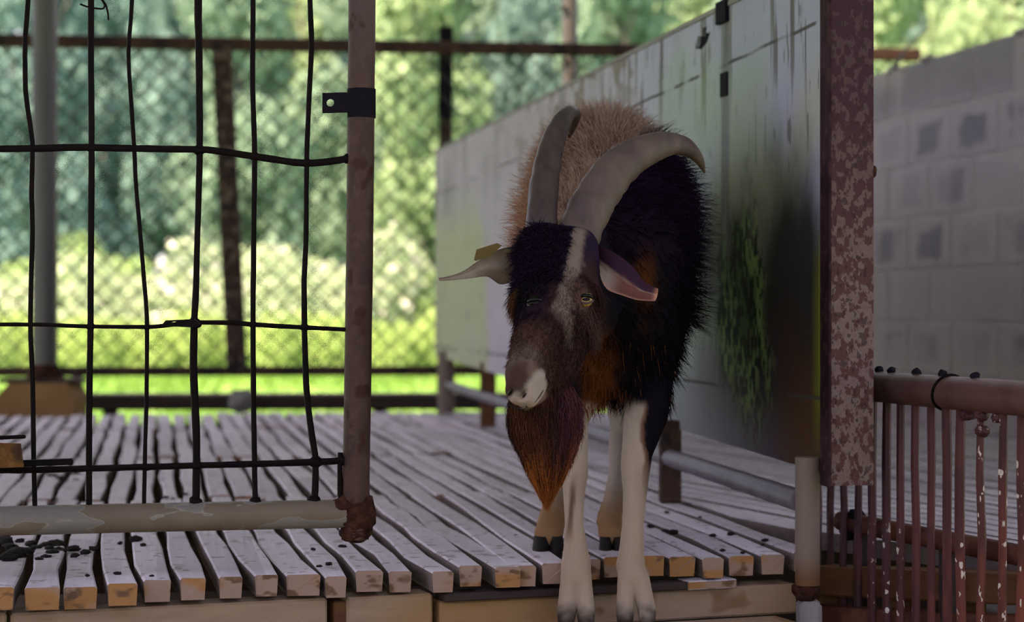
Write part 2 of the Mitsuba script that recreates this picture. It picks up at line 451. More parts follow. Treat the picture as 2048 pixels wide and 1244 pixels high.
def slat(a, s0, s1, w, th, seed, n=5, bend=.0):
    r = np.random.default_rng(seed)
    ss = np.linspace(s0, s1, n)
    ss[1:-1] += (r.random(n - 2) - .5) * .3 * (s1 - s0) / n
    V_ = []
    l_off, r_off = (r.random(n) - .5) * .014, (r.random(n) - .5) * .014
    zz = (r.random() - .5) * .007 + (r.random(n) - .5) * .004
    skew = (r.random() - .5) * .016
    for i, s in enumerate(ss):
        t = (s - s0) / (s1 - s0)
        ac = a + skew * (t - .5) + bend * (1 - t) ** 2
        l, rr = ac - w / 2 + l_off[i], ac + w / 2 + r_off[i]
        z = zz[i]
        b = .0032
        prof = [(l + .002, z - th), (rr - .002, z - th), (rr, z - b), (rr - b, z), (l + b, z), (l, z - b)]
        V_ += [U * (s + (.004 * (r.random() - .5) if i in (0, n - 1) else 0)) + V * q[0] + np.array([0, 0, q[1]]) for q in prof]
    i, j = np.meshgrid(np.arange(n - 1), np.arange(6), indexing='ij')
    q = np.stack([i * 6 + j, i * 6 + (j + 1) % 6, (i + 1) * 6 + (j + 1) % 6, (i + 1) * 6 + j], -1).reshape(-1, 4)
    f = [[0, k, k + 1] for k in range(1, 5)]
    e = (n - 1) * 6
    f2 = [[e, e + k + 1, e + k] for k in range(1, 5)]
    m = trimesh.Trimesh(np.array(V_), np.vstack([q[:, [0, 2, 1]], q[:, [0, 3, 2]], f, f2]), process=False)
    assert m.is_winding_consistent
    if m.volume < 0:
        m.invert()
    return m


joints = [5.02, 6.45, 8.02]
a_min, a_max = -1.02, 1.20
ncol = int((a_max - a_min) / PITCH)
nslats = 0
for c in range(ncol):
    a = a_min + (c + .5) * PITCH
    # the wall bounds the floor on the right
    s_first = front_edge(a) + (rng.random() - .5) * .035
    cuts = [s_first] + [j + (rng.random() - .5) * .05 for j in joints if j > s_first + .3] + [9.18 + .03 * (rng.random() - .5)]
    for k in range(len(cuts) - 1):
        mid = U * (cuts[k] + cuts[k + 1]) / 2 + V * a
        far = U * cuts[k + 1] + V * a
        if mid[0] < -.30 * mid[1] - .12 and far[0] < -.30 * far[1] - .05:
            continue
        if ((U * cuts[k] + V * a)[:2] - WB) @ WN < .03 or (far[:2] - WB) @ WN < .03:
            continue
        if far[0] > .30 * far[1] + .2:
            continue
        front = k == 0 and a < .62
        m = slat(a, cuts[k] + .004, cuts[k + 1] - .004, .0452 + .008 * (rng.random() - .5), .036, 1000 * c + k, 7 if front else 5,
                 bend=(.03 if front and a > -.45 else 0))
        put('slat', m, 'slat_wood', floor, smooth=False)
        nslats += 1
# the deck between the panel and the wall: slats turned further, clipped to its outline
from shapely import Polygon, box
from shapely.affinity import rotate, translate
aw = [(WB + (WA - WB) * t + WN * .03) for t in (-1.4, 1.75)]
pl_ = lambda s: (U * s + V * 1.215)[:2]
deck = Polygon([pl_(4.20), (.97, 3.74), (1.55, 3.62), aw[0], aw[1], pl_(9.18)]).buffer(0)
YR = math.radians(21)
for row, (r0, r1) in enumerate(((1.6, 4.55), (4.558, 6.4), (6.408, 8.3), (8.308, 10.6))):
    for c in range(60):
        a = .9 + c * .064 + .003 * (row % 2)
        strip = Polygon([(a, r0), (a + .049 + .004 * rng.random(), r0), (a + .049 + .004 * rng.random(), r1), (a, r1)])
        strip = rotate(strip, math.degrees(YR), origin=(0, 0))
        piece = strip.intersection(deck)
        if piece.is_empty or piece.area < .004 or piece.geom_type != 'Polygon':
            continue
        xy = np.array(piece.exterior.coords)
        cx, cy = piece.centroid.x, piece.centroid.y
        if cx > .27 * cy + .25:
            continue
        pm = trimesh.creation.extrude_polygon(piece, .036, engine='earcut')
        pm.apply_translation([0, 0, -.036 + .004 * (rng.random() - .5)])
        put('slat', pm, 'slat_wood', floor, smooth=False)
        nslats += 1
print('slats', nslats)
for s in (4.35, 5.02, 6.45, 8.02, 9.1):
    a0 = -1.0 if s > 4.4 else -.3
    put('joist', beam(U * s + V * a0 - [0, 0, .085], U * s + V * 2.5 - [0, 0, .085], .07, .085, .004), 'dark_wood', floor, smooth=False)

put('added_back_skirt', beam(U * 9.13 - V * 1.1 - [0, 0, .36], U * 9.13 + V * 2.55 - [0, 0, .36], .03, .46, .003), 'dark_wood', floor, smooth=False)  # unseen board added below the far edge so the slat gaps stay dark

# beams under the slat ends and the lower step
E0, E1 = np.array([-.784, 3.365, 0]), np.array([.519, 3.85, 0])
ED = (E1 - E0) / np.linalg.norm(E1 - E0)
EN = np.array([ED[1], -ED[0], 0])                               # towards the camera


def edge_pt(px, off=0.0, z=0.0):
    """Point above the front edge line at photograph column px, off metres in front of it."""
    k = (px - 1024) / FPX
    q = E0 + off * EN
    t = (k * q[1] - q[0]) / (ED[0] - k * ED[1])
    return q + t * ED + np.array([0, 0, z])


def fascia(px0, px1, z0, z1, label, off=-.02, th=.07):
    a, b = edge_pt(px0, off), edge_pt(px1, off)
    c = np.array([0, 0, (z0 + z1) / 2]) - EN * th / 2
    return put('edge_beam', beam(a + c, b + c, th, z1 - z0, .004), 'tan_wood', smooth=False, label=label, cat='beam')


fascia(-260, 14, -.122, -.042, 'brown timber under the slat ends at the far left bottom corner')
fascia(22, 655, -.115, -.044, 'long pale timber under the slat ends below the gate pipe')
fascia(694, 866, -.115, -.045, 'short pale wood block under the slat ends below the rusty gate corner')
fascia(880, 1594, -.115, -.060, 'long stained timber behind the front hooves under the slat ends')
put('packing_strip', beam(edge_pt(880, -.03, -.052), edge_pt(1365, -.03, -.052), .05, .014, .002), 'dark_wood', smooth=False, label='dark thin packing strip above the long stained timber', cat='batten')
put('packing_strip', beam(edge_pt(1365, -.025, -.051), edge_pt(1462, -.025, -.051), .05, .016, .002), 'slat_wood', smooth=False, label='pale grey thin packing piece above the long stained timber', cat='batten')
put('packing_strip', beam(edge_pt(660, -.05, -.083), edge_pt(692, -.05, -.083), .05, .062, .002), 'brown_wood', smooth=False, label='brown wood wedge in the gap between the two pale timbers', cat='wedge')
sd = E1 - E0
step = thing('step', 'low tan wooden step below the slatted floor, under the front hooves', 'step')
for k in range(3):
    o0, o1 = -.02 + .152 * k, -.02 + .152 * k + .146
    mid = (o0 + o1) / 2
    put('board', beam(edge_pt(-420, mid, -.1375), edge_pt(1590 + 14 * k, mid, -.1375), .146, .043, .004), 'tan_wood', step, smooth=False)
for px in (-300, 640, 1500):
    put('support', beam(edge_pt(px, .18, -.615), edge_pt(px, .18, -.160), .09, .09, .005, up=(0, 1, 0)), 'dark_wood', step, smooth=False)

# ------------------------------------------------------------------ far fence, column, beam
fence = thing('fence', 'rusty pipe fence with chain link mesh at the far end of the pen', 'fence')


def FP(px, py, off=0):
    return P(px, py, 9.36 + .25 * px / 1000 + off)


def FX(x, z):
    # point of the fence plane at x
    d = (9.36 + .25 * 1.024) / (1 - .25 / 1000 * FPX / 1.0 * 0) + 0
    d = 9.6 + .095 * x
    return np.array([x, d, z])


put('top_rail', beam(FX(-3.2, 1.655), FX(1.9, 1.635), .05, .056, .006), 'rust_rail', fence, smooth=False)
put('bottom_rail', beam(FX(-3.2, .172), FX(1.9, .172), .045, .042, .006), 'rust_rail', fence, smooth=False)
put('leaning_post', beam(FP(443, 78), FP(474, 745), .085, .06, .008, up=(0, 1, 0)), 'rust_lean', fence, smooth=False, label='leaning rusty post with pale flaked paint')
wires = []
x0, x1, z0, z1 = -3.1, 1.85, .185, 1.64
step_ = .098
for sgn in (1, -1):
    for k in range(-20, int((x1 - x0) / step_) + 20):
        xa = x0 + k * step_
        # the wire (xa + sgn * t, z0 + t)
        t0, t1 = 0.0, z1 - z0
        xb = xa + sgn * (z1 - z0)
        lo, hi = (x0 - xa) * sgn, (x1 - xa) * sgn
        t0, t1 = max(t0, min(lo, hi)), min(t1, max(lo, hi))
        if t1 - t0 < .05:
            continue
        wires.append(tube([FX(xa + sgn * t0, z0 + t0) + [0, .006 * sgn, 0], FX(xa + sgn * t1, z0 + t1) + [0, .006 * sgn, 0]], .0036, 4))
put('wire_mesh', join(wires), 'wire_steel', fence, kind='stuff', label='grey chain link wire mesh')

col = thing('support_column', 'grey round steel column on a brown footing, behind the mesh gate', 'column')
cb = P(90, 750, 9.0)
put('shaft', cyl([cb[0], 9.0, cb[2]], [cb[0], 9.0, 3.5], .0535, 28), 'column_steel', col)
put('base_plate', beam([cb[0] - .17, 9.0, .145], [cb[0] + .16, 9.0, .145], .24, .02, .003), 'rust_rail', col, smooth=False)
put('base_collar', tube([[cb[0], 9.0, .15], [cb[0], 9.0, .19], [cb[0], 9.0, .215]], [.085, .07, .056], 20), 'rust_lump', col)
ft = hull([[x, y, z] for x, z in ((-.16, -.03), (.16, -.03), (-.165, .08), (.165, .08), (-.115, .138), (.13, .138)) for y in (-.14, .14)])
ft.apply_translation([cb[0] - .005, 8.98, 0])
put('footing', ft, 'footing', col, smooth=False, label='brown footing block with bevelled top')
fl = chamfer_box(.36, .34, .6, .01)
fl.apply_translation([cb[0] - .005, 8.98, -.33])
put('foundation', fl, 'concrete', col, smooth=False)

c2 = P(1140, 300, 9.85)
col2 = thing('support_column', 'thin grey spotted post rising behind the middle of the panel', 'column')
put('shaft', cyl([c2[0], 9.85, -.62], [c2[0], 9.85, 3.4], .036, 24), 'column_steel', col2)
for py in (18, 120):
    q = P(1128, py, 9.81)
    put('knot', lump(q, (.014, .012, .012), py, .3, 2), 'black_steel', col2)
p3 = P(893, 57, 9.62)
post3 = thing('fence_post', 'dark square tube post rising behind the far end of the panel', 'post')
put('tube', beam([p3[0] - .02, 9.62, -.62], [p3[0], 9.62, p3[2]], .058, .058, .006, up=(0, 1, 0)), 'rust_rail', post3, smooth=False)
put('sleeve', beam([p3[0] - .006, 9.60, p3[2] - .42], [p3[0], 9.60, p3[2] + .004], .062, .066, .006, up=(0, 1, 0)), 'dark_plate', post3, smooth=False, label='dark blue upper sleeve')

bm = thing('back_beam', 'black beam lying along the far edge of the slatted floor', 'beam')
b0, b1 = P(178, 805, 9.42), P(1400, 803, 9.62)
put('timber', beam(b0, b1, .09, .066, .005), 'dark_wood', bm, smooth=False)
put('sill', beam(b0 + [0, 0, .037], b1 + [0, 0, .037], .085, .008, .002), 'slat_wood', bm, smooth=False, label='pale strip on top')
put('bracket', beam(b0 + [-.05, -.02, -.05], b0 + [-.05, -.02, .14], .04, .06, .004, up=(0, 1, 0)), 'dark_wood', bm, smooth=False)
for px in (220, 760, 1300):
    q = P(px, 822, 9.45 + .2 * (px - 178) / 1200)
    put('stub_post', beam([q[0], q[1] + .02, -.62], [q[0], q[1] + .02, .0], .06, .06, .004, up=(0, 1, 0)), 'dark_wood', bm, smooth=False)
st = P(478, 812, 9.2)
put('stone', lump(st + [0, .05, .02], (.055, .04, .05), 3, .5, 2), 'concrete', label='small pale stone leaning on the black beam at the far floor edge', cat='stone')

# ------------------------------------------------------------------ the partition panel
panel = thing('partition_panel', 'tall weathered grey partition panel with green algae, beside the goat', 'panel')
PD3, PN3 = np.array([PD[0], PD[1], 0]), np.array([-PD[1], PD[0], 0])     # PN3 points to the goat's side
if PN3[0] > 0:
    PN3 = -PN3
TH = .071
n0, n1 = np.array([PN[0], PN[1], 0]), np.array([PF[0], PF[1], 0])
rise = .09


def PP(s, z, off=0.0):
    """Point on the panel's left face: s metres from the near end, z above the floor at the near end."""
    return n0 + PD3 * s + np.array([0, 0, z + rise * s / PLEN]) + PN3 * off


sh = hull([PP(s, z, o) for s in (.045, PLEN) for z in (.152, 1.075) for o in (0, -TH)])
rc = []
hs, hz = .935, 1.028
hole = trimesh.creation.extrude_polygon(__import__('shapely').Polygon([(3.2 * hx_, hy_) for hx_, hy_ in [(-.020, -.014), (-.004, -.022), (.014, -.012), (.022, .006), (.010, .008), (.012, .022), (.0, .024), (-.002, .006), (-.014, .012)]]), .03)
M = np.eye(4)
M[:3, 0], M[:3, 1], M[:3, 2] = -PD3, [0, 0, 1], PN3
M[:3, 3] = PP(hs, hz, -.012)
hole.apply_transform(M)
if hole.volume < 0:
    hole.invert()
sh = bool_cut(sh, hole)
put('sheet', sh, 'panel_sheet', panel, smooth=False)
lm = trimesh.creation.box([.16, .06, .004])  # dark plate lining the recess, standing in for the shade inside the hole
lm.apply_transform(M)
lm.apply_translation(PN3 * .001)
put('hole_shade_plate', lm, 'dark_plate', panel, smooth=False, label='dark plate set into the torn hole near the top edge for its shade')
# end channel of rusty steel: a flange on each face and the end plate
e = hull([PP(s, z, o) for s in (0, .042) for z in (.135, 1.09) for o in (.004, -TH - .004)])
ev = trimesh.remesh.subdivide_loop(e, 0) if False else e
put('end_plate', ev, 'panel_end', panel, smooth=False, label='rusty flaking steel end plate')
fl_ = hull([PP(s, z, o) for s in (-.003, .05) for z in (.132, 1.092) for o in (.0075, .0035)])
put('end_flange', fl_, 'maroon_steel', panel, smooth=False)
bt = PP(0.01, .69, -TH - .004)
put('bolt', lump(bt, (.009, .009, .012), 4, .2, 2), 'rust_lump', panel)
put('cap_strip', hull([PP(s, z, o) for s in (.045, PLEN) for z in (1.071, 1.081) for o in (.004, -TH - .004)]), 'concrete', panel, smooth=False)
put('clip', hull([PP(s, z, o) for s in (.705, .785) for z in (1.040, 1.086) for o in (.010, .0)]), 'dark_plate', panel, smooth=False, label='dark blue clip on the top edge')
put('old_hinge', hull([PP(s, z, o) for s in (.715, .770) for z in (.885, .935) for o in (.004, .0)]), 'dark_plate', panel, smooth=False)
# legs and lower rail
nl = P(1615, 940, 3.78)
leg_x = nl[0]
put('leg', tube([[leg_x, 3.78, z] for z in (.18, .0, -.05)], [.0225, .0225, .0225], 24), 'leg_pipe', panel, label='grey pipe leg at the near end')
put('leg_joint', lump([leg_x, 3.78, -.062], (.024, .024, .02), 8, .5, 3), 'rust_lump', panel)
ml = P(1340, 1000, 4.86)
put('leg', beam([ml[0], 4.86, 0], [ml[0], 4.86, .19], .05, .05, .004, up=(0, 1, 0)), 'rust_rail', panel, smooth=False, label='rusty brown square leg behind the goat')
q = PP(4.35, 0)
put('leg', beam([q[0] + .02, q[1], 0], [q[0] + .02, q[1], .25], .06, .05, .004, up=(0, 1, 0)), 'brown_wood', panel, smooth=False)
fl2 = P(895, 760, 9.3)
put('leg', cyl([fl2[0], 9.12, -.01], [fl2[0], 9.12, .27], .036, 20), 'leg_pipe', panel)
put('lower_rail', cyl([leg_x - .01, 3.79, .100], [fl2[0] + .01, 9.1, .122], .0205, 18, 6), 'grey_pipe', panel)
stump = thing('concrete_stump', 'rough pale concrete stump under the near leg of the panel', 'stump')
sm = chamfer_box(.042, .06, .55, .008)
sm = sm.subdivide().subdivide()
sm.vertices += (meshkit.fbm(sm.vertices * 40 + 9, 3)[:, None] - .5) * np.array([.016, .012, .004])
sm.apply_translation([leg_x + .004, 3.785, -.353])
put('core', sm, 'concrete', stump, smooth=False)

# ------------------------------------------------------------------ red barrier at the right
bar = thing('red_barrier', 'rusty maroon barrier of upright rods under a pipe rail, right of the panel', 'barrier')
R0, R1 = P(1755, 765, 3.86), P(2048, 810, 3.33)
R0[2] = R1[2] = .304
rd = (R1 - R0) / np.linalg.norm(R1 - R0)


def rail_at(px):
    k = (px - 1024) / FPX
    t = (k * R0[1] - R0[0]) / (rd[0] - k * rd[1])
    return R0 + t * rd


ra, rb = rail_at(1630), rail_at(2048) + rd * .5
put('rail', tube([ra + (rb - ra) * t for t in np.linspace(0, 1, 12)], .0285, 22), 'red_rail', bar)
rods = [1634, 1660.5, 1687, 1716.5, 1744.5, 1773, 1800.5, 1830, 1861.5, 1892, 1920.5, 1961, 2006, 2043, 2085, 2130, 2180]
for i, px in enumerate(rods):
    q = rail_at(px) + np.array([0, -.004, 0])
    r_ = np.random.default_rng(i)
    w_ = .0068 + .0014 * r_.random()
    pts = [q + [.004 * (r_.random() - .5) * (k > 0), .004 * (r_.random() - .5), z - q[2]] for k, z in enumerate(np.linspace(.285, -.61, 9))]
    put('rod', tube(pts, w_, 6, wob=.25, seed=i), 'red_rod', bar, smooth=40)
for px in (1758, 1783, 1833, 1886, 1950):
    q = rail_at(px) + [0, 0, .0285]
    put('rod_tip', lump(q + [0, 0, .002], (.008, .009, .008), int(px), .4, 2), 'dark_plate', bar)
q = rail_at(1897)
ring = [q + .0305 * (math.cos(t) * np.array([0, 0, 1]) + math.sin(t) * np.cross(rd, [0, 0, 1])) + rd * .010 * math.cos(t) for t in np.linspace(0, 2 * math.pi, 30)]
put('wire_loop', tube(ring, .0022, 6), 'black_steel', bar)
for px, z in ((1931, .268), (1961, .245), (1962, .272), (1995, .272)):
    put('weld_lump', lump(rail_at(px) + [0, -.012, z - .304], (.012, .010, .010), int(px + z * 100), .6, 2), 'red_rod', bar)
put('lower_bar', beam(rail_at(1640) + [0, 0, -.46], rail_at(2048) + rd * .4 + [0, 0, -.46], .012, .03, .002), 'red_rod', bar, smooth=False)

# red pipe and timbers behind the rods, in front of the slat ends
k0, k1 = P(1700, 1045, 4.02), P(2048, 1112, 3.60)
kd = k1 - k0
lowp = thing('low_rail', 'red-brown pipe lying along the floor edge behind the upright rods', 'pipe')
put('pipe', cyl(k0 - kd * .06, k1 + kd * .8, .0185, 18, 6), 'red_pipe', lowp)
put('clamp', beam(k0 - kd * .02 + [0, 0, -.028], k0 + kd * .06 + [0, 0, .022], .03, .03, .004), 'dark_plate', lowp, smooth=False)
for t, lab in ((.1, 0), (.62, 1), (1.2, 2)):
    a_ = k0 + kd * t
    put('prop', beam([a_[0], a_[1] + .03, -.6], [a_[0], a_[1] + .03, a_[2]], .035, .03, .003, up=(0, 1, 0)), 'dark_wood', lowp, smooth=False)
g0, g1 = P(1640, 1130, 4.05), P(2048, 1145, 3.75)
gd = g1 - g0
sb = thing('side_beam', 'brown timber under the slat ends behind the upright rods', 'beam')
put('timber', beam(g0 + [0, 0, -.028], g0 + gd * 1.6 + [0, 0, -.028], .07, .055, .004), 'brown_wood', sb, smooth=False)
put('lower_timber', beam(g0 + [-.02, -.05, -.095], g0 + gd * 1.6 + [0, -.05, -.095], .05, .05, .004), 'red_pipe', sb, smooth=False)
for t in (.05, .42, .75, 1.2):
    a_ = g0 + gd * t
    put('post', beam([a_[0], a_[1] + .01, -.62], [a_[0], a_[1] + .01, -.06], .055, .05, .004, up=(0, 1, 0)), 'brown_wood', sb, smooth=False)
put('side_board', beam(g0 + gd * .55 + [0, -.06, -.22], g0 + gd * 1.5 + [0, -.06, -.22], .03, .13, .004), 'brown_wood', smooth=False, label='brown board behind the lowest part of the rods at the right bottom corner', cat='board')

# ------------------------------------------------------------------ mesh gate at the left
gate = thing('mesh_gate', 'rusty pipe gate with bent black rod mesh, standing open at the left', 'gate')


def G(px, py, off=0.0):
    return P(px, py, 3.42 + .13 * px / 722 + off)


post = [G(726, -560), G(724, 0), G(719, 500), G(712, 1000), G(711, 1078)]
put('upright', tube(spline(post, 24), 27 / 1183, 24, wob=.03), 'rust_post', gate, label='rusty brown upright')
put('bottom_rail', tube(spline([G(-190, 1047), G(0, 1042), G(350, 1034), G(690, 1027)], 30), 29 / 1205, 24, wob=.01), 'gate_pipe', gate, label='grey bottom pipe with peeling paint')
put('top_rail', tube([G(-190, -560), G(726, -555)], 26 / 1190, 16), 'rust_post', gate)
hp = G(-195, 0)
put('hinge_post', cyl([hp[0], hp[1], -.62], [hp[0], hp[1], 3.18], .035, 18), 'rust_post', gate)
cj = [lump(G(716, 1030), (.030, .030, .036), 5, .35, 3, 2.0), lump(G(690, 1012), (.022, .026, .018), 6, .4, 3, 2.0), lump(G(710, 1066), (.025, .025, .017), 7, .35, 3, 2.0), lump(G(735, 1020), (.010, .02, .028), 9, .4, 2, 2.0)]
put('corner_joint', join(cj), 'rust_lump', gate, label='heavily rusted corner joint')


def rod(name, pts, rpx, offs=0.0, n=46):
    p = [G(x, y, offs) for x, y in pts]
    put(name, tube(spline(p, n), np.interp(np.linspace(0, 1, n), np.linspace(0, 1, len(np.atleast_1d(rpx))), np.atleast_1d(rpx)) / 1215 if np.ndim(rpx) else rpx / 1215, 8, wob=.12, seed=len(scene)), 'black_steel', gate)


rod('vertical_rod', [(60, -560), (56, 0), (50, 93), (51, 185), (59, 240), (65, 290), (63, 400), (65, 440), (61, 650), (65, 760), (67, 900), (70, 1025)], 5.0)
rod('vertical_rod', [(182, -560), (182, 0), (182, 90), (183, 300), (182, 460), (181, 650), (179, 760), (178, 900), (178, 1020)], 6.3)
rod('vertical_rod', [(268, -560), (264, 0), (257, 110), (262, 200), (268, 290), (272, 370), (278, 440), (288, 560), (294, 650), (293, 800), (290, 900), (288, 1020)], 4.3)
rod('vertical_rod', [(396, -560), (396, 0), (398, 100), (399, 300), (395, 460), (391, 600), (388, 650), (387, 740), (390, 800), (393, 900), (391, 1020)], [9, 8.5, 8, 7, 6, 8, 7.5])
rod('vertical_rod', [(506, -560), (506, 0), (505, 150), (509, 310), (507, 500), (506, 650), (507, 800), (509, 930), (511, 1020)], 5.4)
rod('vertical_rod', [(620, -560), (620, 0), (623, 80), (618, 200), (613, 330), (612, 480), (608, 570), (609, 655), (613, 780), (622, 860), (631, 925), (628, 1015)], [5, 5, 5.5, 5, 6, 7])
rod('vertical_rod', [(681, 905), (680, 960), (682, 1020)], 5.5, n=10)
rod('vertical_rod', [(-80, -560), (-78, 300), (-70, 650), (-74, 1025)], 5.0)
rod('horizontal_rod', [(-190, 300), (0, 298), (60, 297), (182, 295), (268, 297), (398, 299), (509, 313), (613, 326), (700, 316)], [7, 7, 7, 7, 7.5])
rod('horizontal_rod', [(-190, 654), (60, 649), (181, 653), (294, 654), (390, 645), (450, 645), (506, 649), (609, 655), (692, 659)], [4, 4, 4, 5, 4.2])
rod('horizontal_rod', [(-190, 940), (60, 940), (178, 937), (290, 934), (393, 931), (509, 928), (631, 924), (700, 920)], [6.5, 6.5, 6.5, 7])
for (x, y, r) in ((182, 296, 10), (267, 297, 8), (398, 300, 12), (509, 313, 10), (613, 326, 10), (181, 653, 9), (390, 646, 13), (609, 655, 9), (178, 937, 9), (393, 931, 12), (509, 928, 9), (631, 924, 14), (506, 649, 8), (294, 654, 7), (294, 934, 8), (697, 317, 12), (688, 921, 13), (511, 1003, 12), (628, 1003, 14), (391, 1003, 13)):
    put('weld', lump(G(x, y), np.array([1, .8, .9]) * r / 1215, x + y, .3, 2), 'black_steel', gate)


def plate(pts, holes, th, off):
    from shapely import Polygon, Point
    o = G(pts[0][0], pts[0][1], off)
    pl = [(G(x, y, off)[0] - o[0], G(x, y, off)[2] - o[2]) for x, y in pts]
    poly = Polygon(pl)
    for x, y, rx, ry in holes:
        c = G(x, y, off) - o
        poly = poly.difference(Polygon([(c[0] + rx / 1215 * math.cos(t), c[2] + ry / 1215 * math.sin(t)) for t in np.linspace(0, 2 * math.pi, 15)[:-1]]))
    m = trimesh.creation.extrude_polygon(poly, th)
    v = m.vertices
    m.vertices = np.stack([v[:, 0] + o[0], o[1] - v[:, 2] + th / 2, v[:, 1] + o[2]], 1)
    if m.volume < 0:
        m.invert()
    return m


put('lug', plate([(645, 186), (700, 186), (726, 180), (726, 233), (700, 226), (645, 226)], [(661, 206, 8, 8)], .006, -.004), 'dark_plate', gate, smooth=False, label='dark drilled lug on the upright')
put('lug_band', tube([G(723, 178), G(723, 236)], 28.5 / 1183, 24), 'dark_plate', gate)
put('slotted_plate', plate([(322, 652), (332, 641), (392, 638), (404, 648), (392, 655)], [(350, 646, 6, 3)], .005, -.008), 'black_steel', gate, smooth=False, label='flat plate with a slot')
put('latch_box', hull([G(x, y, o) for x, y in ((-60, 884), (42, 887), (48, 934), (-60, 938)) for o in (-.09, -.03)]), 'latch_rust', gate, smooth=False, label='brown latch box')
put('latch_bar', beam(G(-80, 931, -.05), G(146, 923, -.05), .02, .010, .002), 'black_steel', gate, smooth=False)
put('latch_pin', beam(G(-80, 879, -.05), G(52, 873, -.05), .012, .006, .002), 'black_steel', gate, smooth=False)
put('wire_twist', tube(spline([G(160, 8), G(185, 16), G(205, 18), (G(210, 12)), G(200, -5), G(212, 10), G(217, 40)], 24), .0016, 5), 'black_steel', gate)

# ------------------------------------------------------------------ droppings
shapes = [mikit.ply(lump([0, 0, 0], (1, 1, .75), q, .55, 2, 1.6), 'dung', smooth=40) for q in range(5)]


def dropping(px, py, size, label, group, aspect=1.0, z=0.0):
    d = FPX * (EYE - z) / (py - 622)
    q = P(px, py, d)
    M = np.eye(4)
    a = rng.random() * 6.28
    R = np.array([[math.cos(a), -math.sin(a), 0], [math.sin(a), math.cos(a), 0], [0, 0, 1]])
    M[:3, :3] = R @ np.diag([size * aspect, size, size * .75])
    M[:3, 3] = q + [0, 0, size * .42]
    put('dropping', None, None, shape=shapes[rng.integers(5)], to_world=T(M), label=label, cat='dropping', group=group)


gl = 'black dung lump on the left front slats below the gate pipe'
for px, py, s in ((8, 1090, .020), (20, 1100, .016), (40, 1085, .010), (33, 1115, .022), (16, 1122, .018), (62, 1092, .012), (72, 1100, .012), (90, 1096, .013), (100, 1102, .012), (112, 1094, .016), (118, 1103, .010), (92, 1118, .010), (78, 1122, .009), (104, 1110, .012), (126, 1105, .008), (146, 1102, .013), (150, 1114, .009), (171, 1108, .011), (188, 1100, .009), (272, 1082, .012), (286, 1092, .007), (240, 1088, .006), (55, 1106, .013)):
    dropping(px, py, s * .85, gl, 'dung lumps below the gate pipe', 1.2)
for px, py, s in ((105, 955, .012), (120, 960, .012), (130, 965, .007), (150, 950, .012), (152, 962, .007), (108, 1001, .008), (330, 998, .008), (346, 1000, .006), (372, 990, .006), (325, 960, .004)):
    dropping(px, py, s, 'dark dung crumb on the slats seen through the lower gate mesh', 'dung crumbs behind the gate', 1.2)
for px, py, s in ((1302, 1055, .007), (1331, 1064, .006), (1345, 1068, .009), (1425, 1073, .006), (1462, 1070, .006), (1530, 1083, .006), (1525, 1091, .004), (1334, 1026, .005), (1445, 1103, .005), (1485, 1107, .004), (1400, 1035, .004)):
    dropping(px, py, s, 'small black dropping on the slats between the goat and the near panel leg', 'droppings beside the goat', 1.3)
for px, py, s in ((638, 1134, .004), (658, 1130, .005), (685, 1095, .006), (626, 1100, .004), (1032, 1073, .004), (175, 1153, .004), (303, 1154, .004), (235, 1149, .005)):
    dropping(px, py, s, 'tiny dark crumb on the front slat ends below the gate', 'crumbs on the front slats', 1.4)

# ------------------------------------------------------------------ field, shrubs and trees
GZ = -.62


def leaf_cloud(centres, radii, n, size, seed, flat=1.0):
    r = np.random.default_rng(seed)
    vol = np.array([x ** 2 for x in radii])
    which = r.choice(len(centres), n, p=vol / vol.sum())
    d = r.normal(size=(n, 3))
    d /= np.linalg.norm(d, axis=1, keepdims=True)
    rad = r.random(n) ** .33
    c = np.asarray(centres)[which] + d * (np.asarray(radii)[which] * (.35 + .65 * rad))[:, None] * np.array([1, 1, flat])
    a = r.normal(size=(n, 3))
    a /= np.linalg.norm(a, axis=1, keepdims=True)
    nn = d + .8 * r.normal(size=(n, 3)) + [0, 0, .5]
    a = np.cross(nn, a)
    a /= np.linalg.norm(a, axis=1, keepdims=True)
    b = np.cross(nn, a)
    b /= np.linalg.norm(b, axis=1, keepdims=True)
    s = size * (.6 + .8 * r.random(n))[:, None]
    v = np.stack([c - a * s, c + b * s * .55, c + a * s, c - b * s * .55], 1).reshape(-1, 3)
    k = np.arange(n) * 4
    f = np.vstack([np.stack([k, k + 1, k + 2], 1), np.stack([k, k + 2, k + 3], 1)])
    return trimesh.Trimesh(v, f, process=False)


gr = np.random.default_rng(11)
nb = 16000
gy = 11 + 29 * gr.random(nb) ** 1.0
gx = (gr.random(nb) - .5) * 2 * .30 * gy
h_ = .05 + .11 * gr.random(nb) + .10 * (meshkit.noise(np.stack([gx * .7, gy * .35, gy * 0], 1), 3) > .62)
wv = .012 + .01 * gr.random(nb)
an = gr.random(nb) * 3.14
base = np.stack([gx, gy, np.full(nb, GZ)], 1)
side = np.stack([np.cos(an), np.sin(an), an * 0], 1) * wv[:, None]
tip = base + np.stack([gr.normal(size=nb) * .05, gr.normal(size=nb) * .05, h_], 1)
v = np.stack([base - side, base + side, tip], 1).reshape(-1, 3)
put('grass', trimesh.Trimesh(v, np.arange(3 * nb).reshape(-1, 3), process=False), 'grass_leaf', smooth=False, kind='stuff', label='bright green grass of the field beyond the fence', cat='grass')

